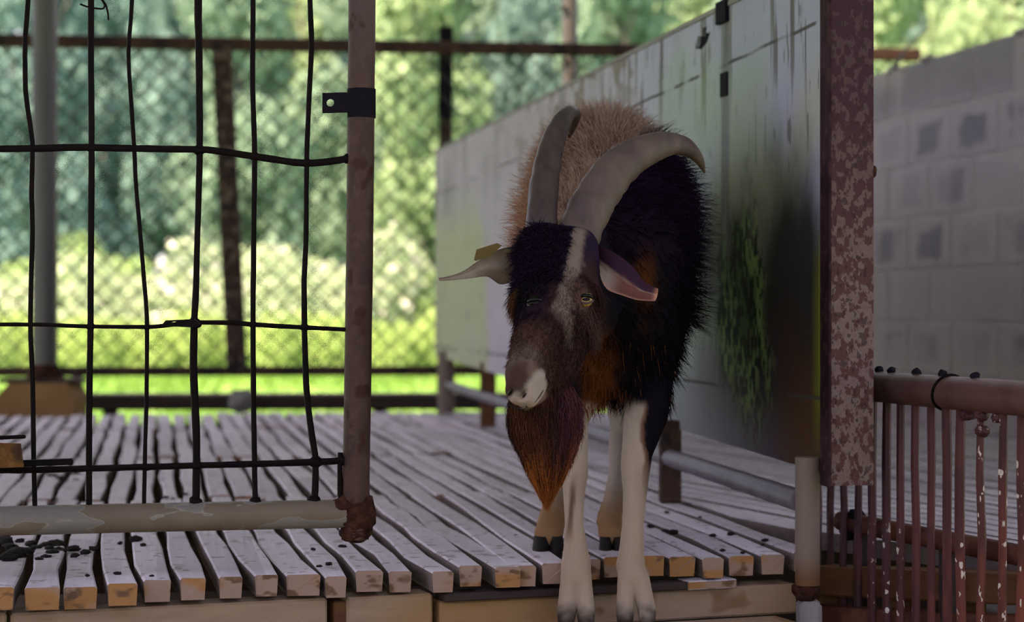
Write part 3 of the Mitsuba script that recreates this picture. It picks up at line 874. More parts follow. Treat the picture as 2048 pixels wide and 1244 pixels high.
shrub_meshes = []
for q in range(4):
    r_ = np.random.default_rng(50 + q)
    cs = [[r_.normal() * .7, r_.normal() * .5, .35 + .9 * r_.random() * (1.5 if k < 3 else 1)] for k in range(11)]
    shrub_meshes.append((mikit.ply(leaf_cloud(cs, [.45 + .3 * r_.random() for _ in cs], 5000, .075, 60 + q), 'shrub_leaf', smooth=False),
                         mikit.ply(leaf_cloud(cs, [.50 + .3 * r_.random() for _ in cs], 420, .11, 70 + q), 'blossom', smooth=False),
                         mikit.ply(leaf_cloud(cs, [.45 + .3 * r_.random() for _ in cs], 5000, .075, 80 + q), 'shrub_pale', smooth=False)))


bush_meshes = [mikit.ply(leaf_cloud([[r * 1.1, (r * 7 % 1) * .6, .35 + .25 * ((r * 13) % 1)] for r in np.linspace(-1.5, 1.5, 9) + q * .13], [.55] * 9, 7000, .06, 90 + q), 'bush_leaf', smooth=False) for q in range(3)]


def shrub(px, d, sc, q, bloom, pale, label, group):
    x = (px - 1024) / FPX * d
    k = thing('shrub', label, 'shrub', group)
    tw = T().translate([x, d, GZ]).scale([sc * 1.15, sc, sc])
    put('foliage', None, None, k, shape=shrub_meshes[q][2 if pale else 0], to_world=tw)
    if bloom:
        put('blossom', None, None, k, shape=shrub_meshes[q][1], to_world=tw, label='white blossom')


sg = 'shrubs at the edge of the field'
i = 0
for px, d, sc, bl, pa, lab in ((-220, 40, 1.35, 1, 0, None), (10, 38, 1.30, 1, 1, 'white flowering shrub at the far left edge, behind the grey column'), (150, 42, 1.3, 0, 0, None), (250, 39, 1.2, 1, 1, None), (330, 43, 1.25, 0, 0, None), (420, 40, 1.2, 1, 1, None), (540, 41, 1.15, 1, 1, None),
                               (640, 38, 1.25, 1, 1, 'white flowering shrub seen just left of the rusty gate upright'), (760, 40, 1.25, 1, 1, None), (860, 42, 1.25, 1, 1, 'pale flowering shrub seen just left of the far end of the panel'), (980, 40, 1.2, 1, 0, None), (1120, 41, 1.2, 0, 0, None)):
    shrub(px, d, sc * .92, i % 4, bl, pa, lab or ('pale flowering shrub in the row between the field and the trees' if bl and pa else 'bright green shrub in the row between the field and the trees'),
          None if lab else ('pale flowering shrubs of the far row' if bl and pa else 'green shrubs of the far row'))
    i += 1
for i, px in enumerate(range(-180, 1250, 165)):
    d = 33 + 4 * ((i * 7) % 5) / 5
    x = (px + 20 * (i % 3) - 1024) / FPX * d
    k = thing('bush', 'low yellow-green bush in the field in front of the shrubs', 'bush', 'low bushes in the field')
    put('foliage', None, None, k, shape=bush_meshes[i % 3], to_world=T().translate([x, d, GZ - .1]).scale([.75, .8, .9 + .2 * (i % 2)]))

leafkinds = {}
for kind, ml_ in (('blue', 'leaf_blue'), ('mid', 'leaf_mid'), ('pale', 'leaf_pale'), ('dark', 'leaf_dark')):
    for q in range(2):
        r_ = np.random.default_rng(hash(kind) % 1 + 200 + q + {'blue': 0, 'mid': 10, 'pale': 20, 'dark': 30}[kind])
        cs, rs = [], []
        for k in range(34):
            a, h = r_.random() * 6.28, r_.random()
            rad = 2.5 * math.sqrt(r_.random()) * (1 - .55 * h ** 2)
            cs.append([rad * math.cos(a), rad * math.sin(a), 1.6 + 9.5 * h])
            rs.append(.75 + .75 * r_.random())
        leafkinds[kind, q] = mikit.ply(leaf_cloud(cs, rs, 7500, .21, 300 + q), ml_, smooth=False)
trunk_m = tube([[0, 0, 0], [.1, 0, 2.5], [-.1, .1, 6], [.1, 0, 10]], [.24, .19, .13, .04], 9)
lim = join([tube([[0, 0, 2 + k], [1.1 * math.cos(k * 2.1), 1.1 * math.sin(k * 2.1), 3.3 + k], [2.0 * math.cos(k * 2.1 + .2), 2.0 * math.sin(k * 2.1 + .2), 4.4 + k]], [.10, .07, .02], 6) for k in range(6)])
trunk_p, limb_p = mikit.ply(trunk_m, 'bark', smooth=40), mikit.ply(lim, 'bark', smooth=40)


def tree(px, d, sc, kind, label, group=None, wide=.62):
    x = (px - 1024) / FPX * d
    k = thing('tree', label, 'tree', group)
    tw = T().translate([x, d, GZ]).rotate([0, 0, 1], (px * 37) % 360).scale([wide * sc, wide * sc, sc])
    put('crown', None, None, k, shape=leafkinds[kind, (px // 10) % 2], to_world=tw)
    put('trunk', None, None, k, shape=trunk_p, to_world=tw)
    put('limbs', None, None, k, shape=limb_p, to_world=tw)


tn = 0
for px, d, sc, kind, lab in ((-330, 51, 1, 'mid', None), (-80, 50, 1.0, 'mid', None), (80, 47, .95, 'blue', 'blue-green tree behind the grey column at the left'), (215, 50, 1.0, 'blue', 'blue-green tree seen between the grey column and the leaning rusty post'),
                             (370, 53, 1.05, 'blue', None), (480, 49, .92, 'mid', 'green tree directly behind the leaning rusty post'), (600, 52, 1.0, 'pale', 'pale green tree seen through the gate mesh beside the upright'),
                             (740, 50, 1.0, 'mid', 'green tree just right of the gate upright'), (850, 53, 1.0, 'pale', 'pale green tree behind the dark square tube post'), (985, 48, .95, 'mid', 'green tree between the dark square tube post and the thin grey post'),
                             (1110, 51, 1.0, 'blue', 'blue-green tree behind the thin grey post'), (1240, 49, 1.05, 'mid', 'green tree above the sloping top edge of the panel, right of the thin grey post'), (1360, 52, 1.05, 'pale', 'yellow-green tree above the top edge of the panel, by the frame top'),
                             (1530, 51, 1.0, 'mid', None), (1700, 50, 1.0, 'pale', 'pale green tree just right of the panel end above the block wall'), (1860, 52, 1.05, 'pale', 'pale green tree above the middle of the block wall'), (2020, 50, 1.1, 'pale', 'yellow-green tree above the right end of the block wall'), (2200, 51, 1.0, 'mid', None), (2400, 51, 1.0, 'mid', None)):
    tn += 1
    tree(px, (45.0, 54.5, 49.8)[tn % 3] + (d - 50) * .2, sc * (.9, 1.08, 1.0)[tn % 3], kind, lab or 'green tree in the row beyond the field', None if lab else 'trees beyond the field')
for i, px in enumerate(range(-400, 2500, 300)):
    tree(px, 63 + 9 * (i % 2), 1.35, ('blue', 'mid', 'dark', 'pale')[i % 4], 'tall hazy tree in the second row behind the other trees', 'second row of trees', .85)
br = smooth_path([P(1790, 138, 8.17), P(1815, 95, 8.25), P(1835, 75, 8.3), P(1852, 58, 8.33)], 14)
put('twig', tube(br, np.linspace(.009, .003, 14), 6), 'bark', label='bare curved twig rising behind the block wall', cat='twig')

# GOAT-BEGIN
# ------------------------------------------------------------------ the goat
mat('coat', VC, .8, bump=lambda p, n, uv: fbm(p.x * 260, p.y * 260, p.z * 60, 3), bscale=.0016, spec=.06)
mat('hair', VC, .75, spec=.04, two=True)


def horn_color(p, n, uv):
    a = fbm(p.x * 60, p.y * 60, p.z * 22, 4)
    c = mix((.070, .047, .048), (.112, .078, .074), a)
    c = mix(c, (.042, .026, .038), smoothstep(.45, .70, fbm(p.x * 26, p.y * 26, p.z * 8, 3)) * .5)
    return mix(c, (.05, .03, .035), smoothstep(.62, .52, p.z) * .55)


mat('horn', horn_color, .5, bump=lambda p, n, uv: fbm(p.x * 120, p.y * 120, p.z * 40, 3), bscale=.0012)
mat('horn_dark', lambda p, n, uv: mix((.030, .019, .024), (.075, .052, .052), fbm(p.x * 70, p.y * 70, p.z * 16, 4)), .45)
mat('hoof', lambda p, n, uv: mix((.005, .004, .004), (.016, .012, .012), fbm(p.x * 40, p.y * 40, p.z * 160, 2)), .7, spec=.15)
mat('eye_gold', (.30, .20, .08), .15, clearcoat=1.0)
mat('pupil', (.004, .004, .004), .12)
mat('ear_skin', VC, .6, two=True)
mat('ear_tag', lambda p, n, uv: mix((.065, .042, .010), (.09, .06, .016), fbm(p.x * 60, p.y * 60, p.z * 60, 2)), .5)

prims = []      # (a, b, ra, rb, k)


def cap(*pts, k=.025):
    """Chain of round cones through (px, py, distance, radius in pixels)."""
    q = [(P(x, y, d), r * d / FPX) for x, y, d, r in pts]
    prims.append(([(a, b, ra, rb) for (a, ra), (b, rb) in zip(q[:-1], q[1:])], k))


cap((1222, 425, 3.96, 152), (1220, 470, 4.20, 160), (1205, 480, 4.46, 150), (1185, 500, 4.62, 110), k=.06)      # back and ribs
cap((1226, 590, 3.92, 146), (1212, 620, 4.20, 146), (1195, 610, 4.45, 125), k=.06)
cap((1222, 690, 3.92, 112), (1205, 690, 4.25, 112), k=.05)                              # deep belly
cap((1205, 335, 4.02, 92), (1200, 350, 4.30, 98), k=.05)                                                        # withers
cap((1255, 520, 3.80, 118), (1252, 640, 3.76, 98), (1230, 725, 3.78, 76), k=.05)                                # chest
cap((1170, 450, 3.86, 105), (1140, 500, 3.66, 88), (1122, 545, 3.50, 72), k=.05)                                 # neck
cap((1190, 600, 3.76, 90), (1160, 630, 3.56, 62), k=.04)                                                         # throat
# front legs
cap((1300, 620, 3.84, 68), (1300, 740, 3.80, 50), (1292, 830, 3.76, 44), (1274, 905, 3.715, 31), (1271, 935, 3.71, 30), (1270, 985, 3.70, 24), (1266, 1045, 3.69, 21.5), (1263, 1100, 3.68, 25),
    (1261, 1130, 3.67, 29), (1266, 1155, 3.655, 29), k=.016)
cap((1190, 640, 3.82, 70), (1182, 745, 3.79, 46), (1150, 840, 3.755, 27), (1149, 915, 3.72, 27), (1149, 950, 3.715, 27), (1148, 985, 3.70, 22), (1148, 1045, 3.69, 18.5), (1151, 1095, 3.68, 24),
    (1152, 1128, 3.67, 30), (1152, 1155, 3.655, 30), k=.016)
for a, b in (((1252, 1155), (1250, 1224)), ((1282, 1155), (1294, 1224)), ((1138, 1155), (1132, 1226)), ((1166, 1155), (1172, 1226))):
    cap((*a, 3.65, 17), (*b, 3.63, 18.5), (b[0], b[1] + 14, 3.62, 17), k=.004)
# hind legs
cap((1255, 640, 4.35, 95), (1262, 760, 4.30, 58), (1250, 850, 4.22, 30), (1242, 880, 4.20, 24), (1238, 940, 4.10, 20), (1228, 1000, 3.98, 21), (1219, 1035, 3.93, 25), (1222, 1070, 3.88, 25), k=.02)
cap((1140, 650, 4.38, 90), (1140, 760, 4.34, 56), (1140, 850, 4.26, 30), (1135, 885, 4.24, 24), (1128, 940, 4.12, 21), (1112, 1005, 3.98, 23), (1105, 1035, 3.93, 27), (1097, 1070, 3.89, 29), k=.02)
prims.append(([(P(1199, 1040, 3.92), P(1196, 1046, 3.92), .005, .004)], .004))
# head
cap((1112, 535, 3.45, 76), (1108, 590, 3.41, 74), (1095, 640, 3.37, 60), k=.03)
cap((1150, 600, 3.44, 52), (1132, 670, 3.41, 50), (1108, 740, 3.34, 40), k=.03)                                  # cheek and jaw
cap((1092, 620, 3.355, 50), (1068, 690, 3.29, 45), (1052, 745, 3.25, 38), k=.02)                                # bridge of the nose
cap((1048, 752, 3.245, 36), (1040, 780, 3.235, 30), k=.012)                                                       # muzzle
cap((1072, 760, 3.27, 28), (1056, 792, 3.245, 24), k=.010)                                                       # upper lip
cap((1088, 750, 3.30, 18), (1076, 788, 3.275, 19), (1052, 806, 3.26, 16), k=.005)                                 # lower jaw, chin
cap((1165, 578, 3.385, 22), (1182, 585, 3.40, 20), k=.02)                                                        # brow ridges
cap((1058, 588, 3.37, 22), (1046, 592, 3.39, 18), k=.02)
cap((1085, 505, 3.45, 44), (1084, 480, 3.46, 38), k=.02)                                                         # horn roots
cap((1148, 515, 3.45, 48), (1152, 492, 3.455, 44), k=.02)
cuts = [((1016, 790), (1024, 778), .0060, .0045, .004), ((1044, 797), (1052, 786), .0060, .0045, .004),
        ((1152, 1190, 3.611), (1151, 1265, 3.605), .0046, .0066, .003), ((1277, 1190, 3.611), (1273, 1265, 3.605), .0046, .0066, .003)]
H = .0042
lo, hi = np.array([-.065, 3.10, -.15]), np.array([.42, 4.92, .93])
dim = np.ceil((hi - lo) / H).astype(int) + 1
F = np.full(dim, .06, np.float32)


def cone_sdf(X, a, b, ra, rb):
    ba = (b - a).astype(np.float32)
    l2 = float(ba @ ba) + 1e-9
    pa = X - a.astype(np.float32)
    t = np.clip((pa @ ba) / l2, 0, 1)
    return np.linalg.norm(pa - t[..., None] * ba, axis=-1) - (ra + (rb - ra) * t)


def each(a, b, ra, rb, pad):
    m = max(ra, rb) + pad
    i0 = np.maximum(np.floor((np.minimum(a, b) - m - lo) / H).astype(int), 0)
    i1 = np.minimum(np.ceil((np.maximum(a, b) + m - lo) / H).astype(int) + 1, dim)
    sl = tuple(slice(p, q) for p, q in zip(i0, i1))
    ax = [(lo[k] + H * np.arange(i0[k], i1[k])).astype(np.float32) for k in range(3)]
    return sl, cone_sdf(np.stack(np.meshgrid(*ax, indexing='ij'), -1), a, b, ra, rb)


for segs, k in prims:
    C = np.full(dim, .07, np.float32)
    l0, l1 = dim.copy(), np.zeros(3, int)
    for a, b, ra, rb in segs:
        sl, D = each(a, b, ra, rb, .065)
        C[sl] = np.minimum(C[sl], D)
        l0, l1 = np.minimum(l0, [s.start for s in sl]), np.maximum(l1, [s.stop for s in sl])
    sl = tuple(slice(p, q) for p, q in zip(l0, l1))
    A, D = F[sl], C[sl]
    h = np.maximum(k - np.abs(A - D), 0) / k
    F[sl] = np.minimum(A, D) - h * h * k * .25


def skin(px, py):
    """Where the line of sight to this point of the face meets it."""
    ds = np.arange(3.12, 3.9, .001)
    q = np.array([P(px, py, d) for d in ds])
    i = np.clip(np.rint((q - lo) / H).astype(int), 0, dim - 1)
    k = np.argmax(F[tuple(i.T)] < 0)
    return q[k]


for a, b, ra, rb, k in cuts:
    a, b = (P(*q) if len(q) == 3 else skin(*q) for q in (a, b))
    sl, D = each(a, b, ra, rb, .03)
    A = F[sl]
    h = np.maximum(k - np.abs(A + D), 0) / k
    F[sl] = np.maximum(A, -D) + h * h * k * .25


def surface_nets(F, lo, H):
    S = F < 0
    c = np.zeros(np.array(F.shape) - 1, np.int8)
    n = F.shape
    for d in np.ndindex(2, 2, 2):
        c += S[d[0]:n[0] - 1 + d[0], d[1]:n[1] - 1 + d[1], d[2]:n[2] - 1 + d[2]]
    cell = np.argwhere((c > 0) & (c < 8))
    idx = np.full(c.shape, -1, np.int32)
    idx[tuple(cell.T)] = np.arange(len(cell))
    acc, cnt = np.zeros((len(cell), 3)), np.zeros(len(cell))
    corners = list(np.ndindex(2, 2, 2))
    for e0 in corners:
        for k in range(3):
            if e0[k]:
                continue
            e1 = list(e0)
            e1[k] = 1
            f0, f1 = F[tuple((cell + e0).T)], F[tuple((cell + e1).T)]
            on = (f0 < 0) != (f1 < 0)
            t = np.where(on, f0 / np.where(on, f0 - f1, 1), 0)
            p = np.array(e0)[None] + t[:, None] * (np.array(e1) - np.array(e0))[None]
            acc += p * on[:, None]
            cnt += on
    v = (cell + acc / cnt[:, None]) * H + lo
    faces = []
    for k in range(3):
        i, j = (k + 1) % 3, (k + 2) % 3
        s0 = [slice(1, -1)] * 3
        s1 = [slice(1, -1)] * 3
        s0[k], s1[k] = slice(0, -1), slice(1, None)
        ch = np.argwhere(S[tuple(s0)] != S[tuple(s1)])
        off = np.array([1, 1, 1])
        off[k] = 0
        ch = ch + off
        ei, ej = np.eye(3, dtype=int)[i], np.eye(3, dtype=int)[j]
        q = [idx[tuple((ch - o).T)] for o in (0 * ei, ei, ei + ej, ej)]
        q = np.stack(q, 1)
        inside = S[tuple(ch.T)]
        q = np.where(inside[:, None], q, q[:, ::-1])
        faces.append(q)
    q = np.vstack(faces)
    q = q[(q >= 0).all(1)]
    return trimesh.Trimesh(v, np.vstack([q[:, [0, 1, 2]], q[:, [0, 2, 3]]]), process=False)


body = surface_nets(F, lo, H)
body = max(body.split(only_watertight=False), key=lambda m: len(m.faces)) if False else body
trimesh.smoothing.filter_taubin(body, iterations=6)
if body.volume < 0:
    body.invert()
bn = np.array(body.vertex_normals)

# coat pattern, in the goat's own coordinates: head frame (t along the face, u across, w out of the forehead) and height above the floor
HA, HB = P(1118, 505, 3.46), P(1046, 775, 3.245)
hf = (HB - HA) / np.linalg.norm(HB - HA)
hl = np.cross([0, 0, 1], hf)
hl /= np.linalg.norm(hl)
if hl[0] < 0:
    hl = -hl
hw = np.cross(hf, hl)
if hw[1] > 0:
    hw = -hw
HL = float(np.linalg.norm(HB - HA))


def sst(a, b, x):
    t = np.clip((x - a) / (b - a), 0, 1)
    return t * t * (3 - 2 * t)


def blend(c, d, w):
    return c * (1 - w[:, None]) + np.asarray(d) * w[:, None]


BLACK, TAN, ORANGE, WHITE = np.array([.0035, .0022, .0048]), np.array([.27, .175, .145]), np.array([.115, .034, .008]), np.array([.285, .222, .190])


def coat(p):
    n1 = meshkit.fbm(p * 22, 3, 3) - .5
    n2 = meshkit.fbm(p * 60 + 5, 3, 4) - .5
    x, y, z = p.T
    c = np.tile(BLACK, (len(p), 1))
    c = blend(c, [.013, .005, .021], sst(.50, .66, z + n1 * .2) * .7)
    xb = np.interp(z, [.30, .50, .60, .70, .78, .86], [-.10, .045, .11, .185, .25, .30])
    tan = sst(.025, -.03, x - xb + n1 * .06) * (z > .30)
    c = blend(c, TAN * 1.0, tan)
    c = blend(c, [.10, .055, .045], tan * sst(.0, .2, n2 + n1) * .7)
    c = blend(c, [.20, .10, .045], tan * sst(.09, .04, x) * .6)
    c = blend(c, ORANGE * .8, sst(.05, .0, np.abs(x - .150 + .1 * (z - .35)) + n1 * .04) * sst(.43, .36, z) * sst(3.9, 3.75, y) * .9)
    c = blend(c, ORANGE * .45, sst(.045, .0, np.hypot((x - .232) * 1.3, (z - .50) * .5) + n1 * .04) * sst(4.0, 3.85, y))
    # legs
    leg = sst(.285, .245, z + n1 * .05) * (z < .34)
    c = blend(c, WHITE, leg)
    front = y < 3.80
    c = blend(c, BLACK, sst(.228, .238, x + n1 * .02) * sst(.10, .135, z) * (z < .45) * front)
    c = blend(c, ORANGE * .7, leg * sst(.006, .0, np.abs(x - .232 + n1 * .02)) * sst(.12, .15, z) * front * .8)
    outer = np.where(x > .18, (x - .222), (.105 - x))
    stripe = sst(.008, .020, np.where(x > .18, x - .2245 + .02 * (z - .15), -9.0)) * sst(.035, .06, z + n1 * .05) * sst(.15, .12, z)
    c = blend(c, [.055, .022, .018], stripe * front * .9)
    s2 = sst(.008, .003, np.abs(x - .1035 - .1 * (z - .09)) + n1 * .006) * sst(.03, .06, z) * sst(.165, .12, z + n1 * .02) * (y < 3.71)
    c = blend(c, [.075, .035, .025], s2 * front * .9)
    knee = sst(.05, .01, np.abs(z - .135)) * sst(-.004, .012, np.where(x > .18, x - .213, x - .108)) * front
    c = blend(c, [.23, .165, .14], knee * .6)
    c = blend(c, [.27, .19, .14], front * sst(.13, .0, z + n1 * .08) * sst(-.10, -.02, z) * .6)
    c = blend(c, [.035, .025, .022], front * sst(-.055, -.095, z + n1 * .035 + n2 * .03))
    hind = (y > 3.80) & (z < .3)
    c = blend(c, [.26, .21, .19], hind * leg * .6)
    c = blend(c, [.20, .10, .045], hind * sst(.13, .06, z + n1 * .06) * .9)
    # head
    q = p - HA
    t, u, w = q @ hf / HL, q @ hl, q @ hw
    head = sst(3.545, 3.475, y + .18 * (.55 - z) * 0) * (z > .24)
    hc = np.tile([.028, .012, .014], (len(p), 1))
    hc = blend(hc, [.010, .005, .009], sst(.030, .012, np.abs(u + .004) + n1 * .03) * sst(.72, .55, t))
    hc = blend(hc, [.012, .006, .020], sst(.44, .30, t + n1 * .25 + np.maximum(u, 0) * 4.0))
    hc = blend(hc, [.006, .004, .007], sst(.70, .52, t + n1 * .12) * sst(.024, .008, u + .02 * (t - .4) + n2 * .01) * sst(-.064, -.050, u + n1 * .02))
    hc = blend(hc, [.012, .005, .012], sst(.024, .008, np.abs(u - .004) + n1 * .03) * sst(.74, .60, t) * sst(.40, .5, t) * .85)
    hc = blend(hc, [.15, .108, .098], sst(.015, .005, np.abs(u - .0395) + n2 * .014) * sst(.64, .52, t) * sst(-.12, .0, t))
    hc = blend(hc, [.072, .040, .036], sst(.026, .012, np.hypot(u - .058, (t - .36) * HL)) * .8)
    hc = blend(hc, [.085, .034, .012], sst(-.036, -.055, u + n1 * .02) * sst(.25, .45, t) * sst(.95, .7, t))
    hc = blend(hc, [.17, .14, .125], sst(-.056, -.064, u + n2 * .02) * sst(.14, .24, t) * sst(.56, .44, t))
    hc = blend(hc, [.075, .022, .008], sst(.070, .085, u + n1 * .02) * sst(.35, .55, t))
    hc = blend(hc, [.058, .028, .022], sst(.62, .78, t + n1 * .1) * sst(.05, .02, np.abs(u)))
    hc = blend(hc, [.15, .11, .098], sst(.80, .90, t + n1 * .06) * sst(.035, .015, np.abs(u)) * .55)
    nose = sst(.93, 1.0, t + .15 * n1) * sst(-.03, .0, w + .03) * sst(.022, .010, u)
    hc = blend(hc, [.034, .017, .016], nose * .9)
    hc = blend(hc, [.27, .22, .212], sst(.0, .007, u + n2 * .006 - (.041 - .18 * (t - .88))) * sst(.85, .89, t))
    hc = blend(hc, [.27, .22, .205], sst(1.065, 1.10, t - w * .6))  # rim light painted in along the bottom of the chin
    return blend(c, hc, head)


print('goat body', len(body.vertices), len(body.faces))
goat = put('goat', body, 'coat', smooth=True, color=coat(body.vertices), label='big-horned goat with black and tan coat and white legs standing on the floor edge', cat='goat')


def strands(root, d, length, width, pull, seed, seg=4, curl=.25, path=None):
    """Tapering three-sided hairs; returns mesh and the root index of every vertex."""
    r = np.random.default_rng(seed)
    n = len(root)
    d = d / np.linalg.norm(d, axis=1, keepdims=True)
    p, pts = root.copy(), [root]
    wig = r.normal(size=(n, 3)) * curl
    for k in range(seg):
        d = d + pull * (1.0 / seg) + wig / seg
        d /= np.linalg.norm(d, axis=1, keepdims=True)
        p = p + d * (length / seg)[:, None]
        pts.append(p)
    C = np.stack(pts, 1) if path is None else path
    a = np.cross(d, r.normal(size=(n, 3)))
    a /= np.linalg.norm(a, axis=1, keepdims=True)
    b = np.cross(d, a)
    w = np.linspace(1, .12, seg + 1)[None, :, None, None] * (width if np.ndim(width) else np.full(n, width))[:, None, None, None]
    ang = np.arange(3) * 2 * math.pi / 3
    ring = np.cos(ang)[:, None] * a[:, None] + np.sin(ang)[:, None] * b[:, None]
    v = (C[:, :, None] + w * ring[:, None]).reshape(-1, 3)
    base = (np.arange(n) * (seg + 1) * 3)[:, None]
    q = []
    for i in range(seg):
        for j in range(3):
            q.append([i * 3 + j, i * 3 + (j + 1) % 3, (i + 1) * 3 + (j + 1) % 3, (i + 1) * 3 + j])
    q = np.array(q)
    f = np.vstack([q[:, [0, 1, 2]], q[:, [0, 2, 3]]])
    f = (base[:, :, None] + f[None]).reshape(-1, 3)
    return trimesh.Trimesh(v, f, process=False), np.repeat(np.arange(n), (seg + 1) * 3)


def hair(name, root, d, length, width, pull, seed, color, label=None, seg=4, curl=.25, var=.5):
    m, who = strands(root, d, length, width, pull, seed, seg, curl)
    r = np.random.default_rng(seed + 1)
    col = np.clip(color * (1 + var * (r.random((len(root), 1)) - .45)), 0, 1)
    return put(name, m, 'hair', goat, smooth=True, color=col[who], kind='stuff', label=label)


r_ = np.random.default_rng(21)
area = body.area_faces
fc = np.array(body.triangles_center)
fnm = np.array(body.face_normals)
x_, y_, z_ = fc.T
shaggy = (z_ > .30) & (y_ > 3.60) & ~((y_ < 3.86) & (z_ < .33) & (x_ > .25))
pr = area * shaggy * (fnm[:, 1] < .45) * (1 + 1.2 * (z_ > .62))
pick = r_.choice(len(fc), 15000, p=pr / pr.sum())
rt, nm = fc[pick] - fnm[pick] * .002, fnm[pick]
flow = np.stack([nm[:, 0] * .2, np.full(len(pick), .35), np.full(len(pick), -.75)], 1)
flow -= (flow * nm).sum(1, keepdims=True) * nm
top = sst(.62, .80, rt[:, 2])
flow = flow * (1 - .55 * top[:, None])
cc = coat(rt)
L = .022 + .026 * r_.random(len(pick)) + .012 * top
dd = nm * (.75 + .4 * top[:, None]) + flow * .9 + r_.normal(size=(len(pick), 3)) * .22
hair('coat_hair', rt, dd, L, .0009 + .0006 * r_.random(len(pick)), np.array([0, .1, -.35]), 31, cc, 'shaggy coat hair')
# hairs that stand off on the flank beside the panel and on the left of the neck
side = np.argwhere((fnm[:, 0] > .55) & (z_ > .42) & (z_ < .78) & (y_ < 4.2) & (y_ > 3.75))[:, 0]
pick = r_.choice(side, 1100)
hair('flank_tuft', fc[pick], fnm[pick] * .9 + [.25, -.05, .1] + r_.normal(size=(1100, 3)) * .3, .035 + .04 * r_.random(1100), .0011, np.array([.2, 0, -.5]), 41, coat(fc[pick]), 'black tufted hair')
side = np.argwhere((fnm[:, 0] < -.5) & (z_ > .50) & (z_ < .80) & (y_ < 4.15) & (y_ > 3.55))[:, 0]
pick = r_.choice(side, 1300)
hair('neck_tuft', fc[pick], fnm[pick] * .8 + [-.3, -.1, .15] + r_.normal(size=(1300, 3)) * .3, .03 + .035 * r_.random(1300), .0010, np.array([0, 0, .0]), 42, np.tile(TAN, (1300, 1)) * [1.15, .95, .8], 'tan neck hair')
# fringe under the chest and behind the elbows
low = np.argwhere((z_ < .40) & (z_ > .26) & (y_ < 4.05) & (y_ > 3.66) & (fnm[:, 2] < .2) & (x_ > .09))[:, 0]
pick = r_.choice(low, 1100)
hair('chest_fringe', fc[pick], fnm[pick] * .35 + [0, 0, -.9] + r_.normal(size=(1100, 3)) * .12, .016 + .02 * r_.random(1100), .0010, np.array([0, 0, -.6]), 43,
     np.where((r_.random((1100, 1)) < .15) | (fc[pick][:, :1] < .175), ORANGE * .8, BLACK), 'orange and black chest fringe')
# forelock between the horns
q = fc - HA
tt, uu, ww = q @ hf / HL, q @ hl, q @ hw
fl_i = np.argwhere((y_ < 3.5) & (tt > -.05) & (tt < .34) & (uu > -.068) & (uu < .03) & (fnm @ hw > .15))[:, 0]
pick = r_.choice(fl_i, 2400)
hair('forelock', fc[pick], fnm[pick] * .7 + hf * .8 + r_.normal(size=(2400, 3)) * .3, .014 + .014 * r_.random(2400), .0008, hf * .5, 44, np.tile([.013, .007, .020], (2400, 1)), 'dark curly forelock', curl=.7)
# short hair on cheeks and legs
eyes_at = [skin(1171, 598), skin(1071, 606)]
far_eye = np.minimum(*[np.linalg.norm(fc - e, axis=1) for e in eyes_at])
ck = np.argwhere((far_eye > .026) & (y_ < 3.50) & (tt > .25) & (tt < .95) & ((uu > .062) | (uu < -.045)))[:, 0]
pick = r_.choice(ck, 1500)
hair('cheek_hair', fc[pick], fnm[pick] * .45 + [0, .1, -.8] + r_.normal(size=(1500, 3)) * .12, .014 + .02 * r_.random(1500), .0008, np.array([0, 0, -.5]), 45, coat(fc[pick]), 'brown cheek hair')

fa = np.argwhere((far_eye > .017) & (y_ < 3.50) & (tt > .22) & (tt < .93) & (fnm[:, 1] < .2))[:, 0]
pick = r_.choice(fa, 7000)
hair('face_hair', fc[pick], fnm[pick] * .28 + hf * .8 + r_.normal(size=(7000, 3)) * .16, .007 + .007 * r_.random(7000), .00055, hf * .3, 46, coat(fc[pick]), 'short dark face hair', seg=2, var=1.0)

# horns
HORN_L = [(1084, 505, 3.45, 31), (1082, 450, 3.47, 30), (1085, 390, 3.50, 28.5), (1093, 330, 3.55, 26), (1106, 280, 3.60, 23), (1122, 244, 3.66, 19), (1138, 226, 3.72, 15.5), (1149, 230, 3.79, 12), (1146, 250, 3.85, 8), (1138, 272, 3.89, 4), (1135, 281, 3.905, 1)]
HORN_R = [(1146, 512, 3.45, 42), (1157, 465, 3.47, 42), (1177, 420, 3.49, 42), (1201, 378, 3.51, 41.5), (1228, 343, 3.53, 39.5), (1263, 314, 3.55, 35), (1302, 296, 3.57, 30), (1338, 288, 3.60, 24), (1370, 294, 3.63, 19), (1394, 314, 3.66, 12), (1405, 334, 3.68, 6), (1409, 347, 3.69, 1)]


def horn(pts, label, m_):
    q = np.array([[*P(x, y, d), r * d / FPX] for x, y, d, r in pts])
    c = smooth_path(q, 110)
    s = np.linspace(0, 1, 110)
    rad = np.maximum(c[:, 3], .0006) * (1 + .030 * np.sin(s * 70 + 1.5 * np.sin(s * 17)) * (1 - s))
    t, A, B = frames(c[:, :3])
    ang = np.arange(26) * 2 * math.pi / 26
    prof = 1 + .06 * np.cos(2 * ang + .6) + .05 * np.cos(3 * ang)
    m = tube(c[:, :3], rad, 26)
    v = m.vertices.copy()
    body_v = v[:110 * 26].reshape(110, 26, 3)
    body_v = c[:, None, :3] + (body_v - c[:, None, :3]) * prof[None, :, None]
    n = meshkit.fbm(body_v.reshape(-1, 3) * 70, 3, 2).reshape(110, 26, 1) - .5
    body_v = body_v + (body_v - c[:, None, :3]) * n * .10
    v[:110 * 26] = body_v.reshape(-1, 3)
    m.vertices = v
    put('horn', m, m_, goat, smooth=True, label=label)


horn(HORN_L, 'upright horn with its tip bent back', 'horn_dark')
horn(HORN_R, 'broad horn sweeping out over the back', 'horn')

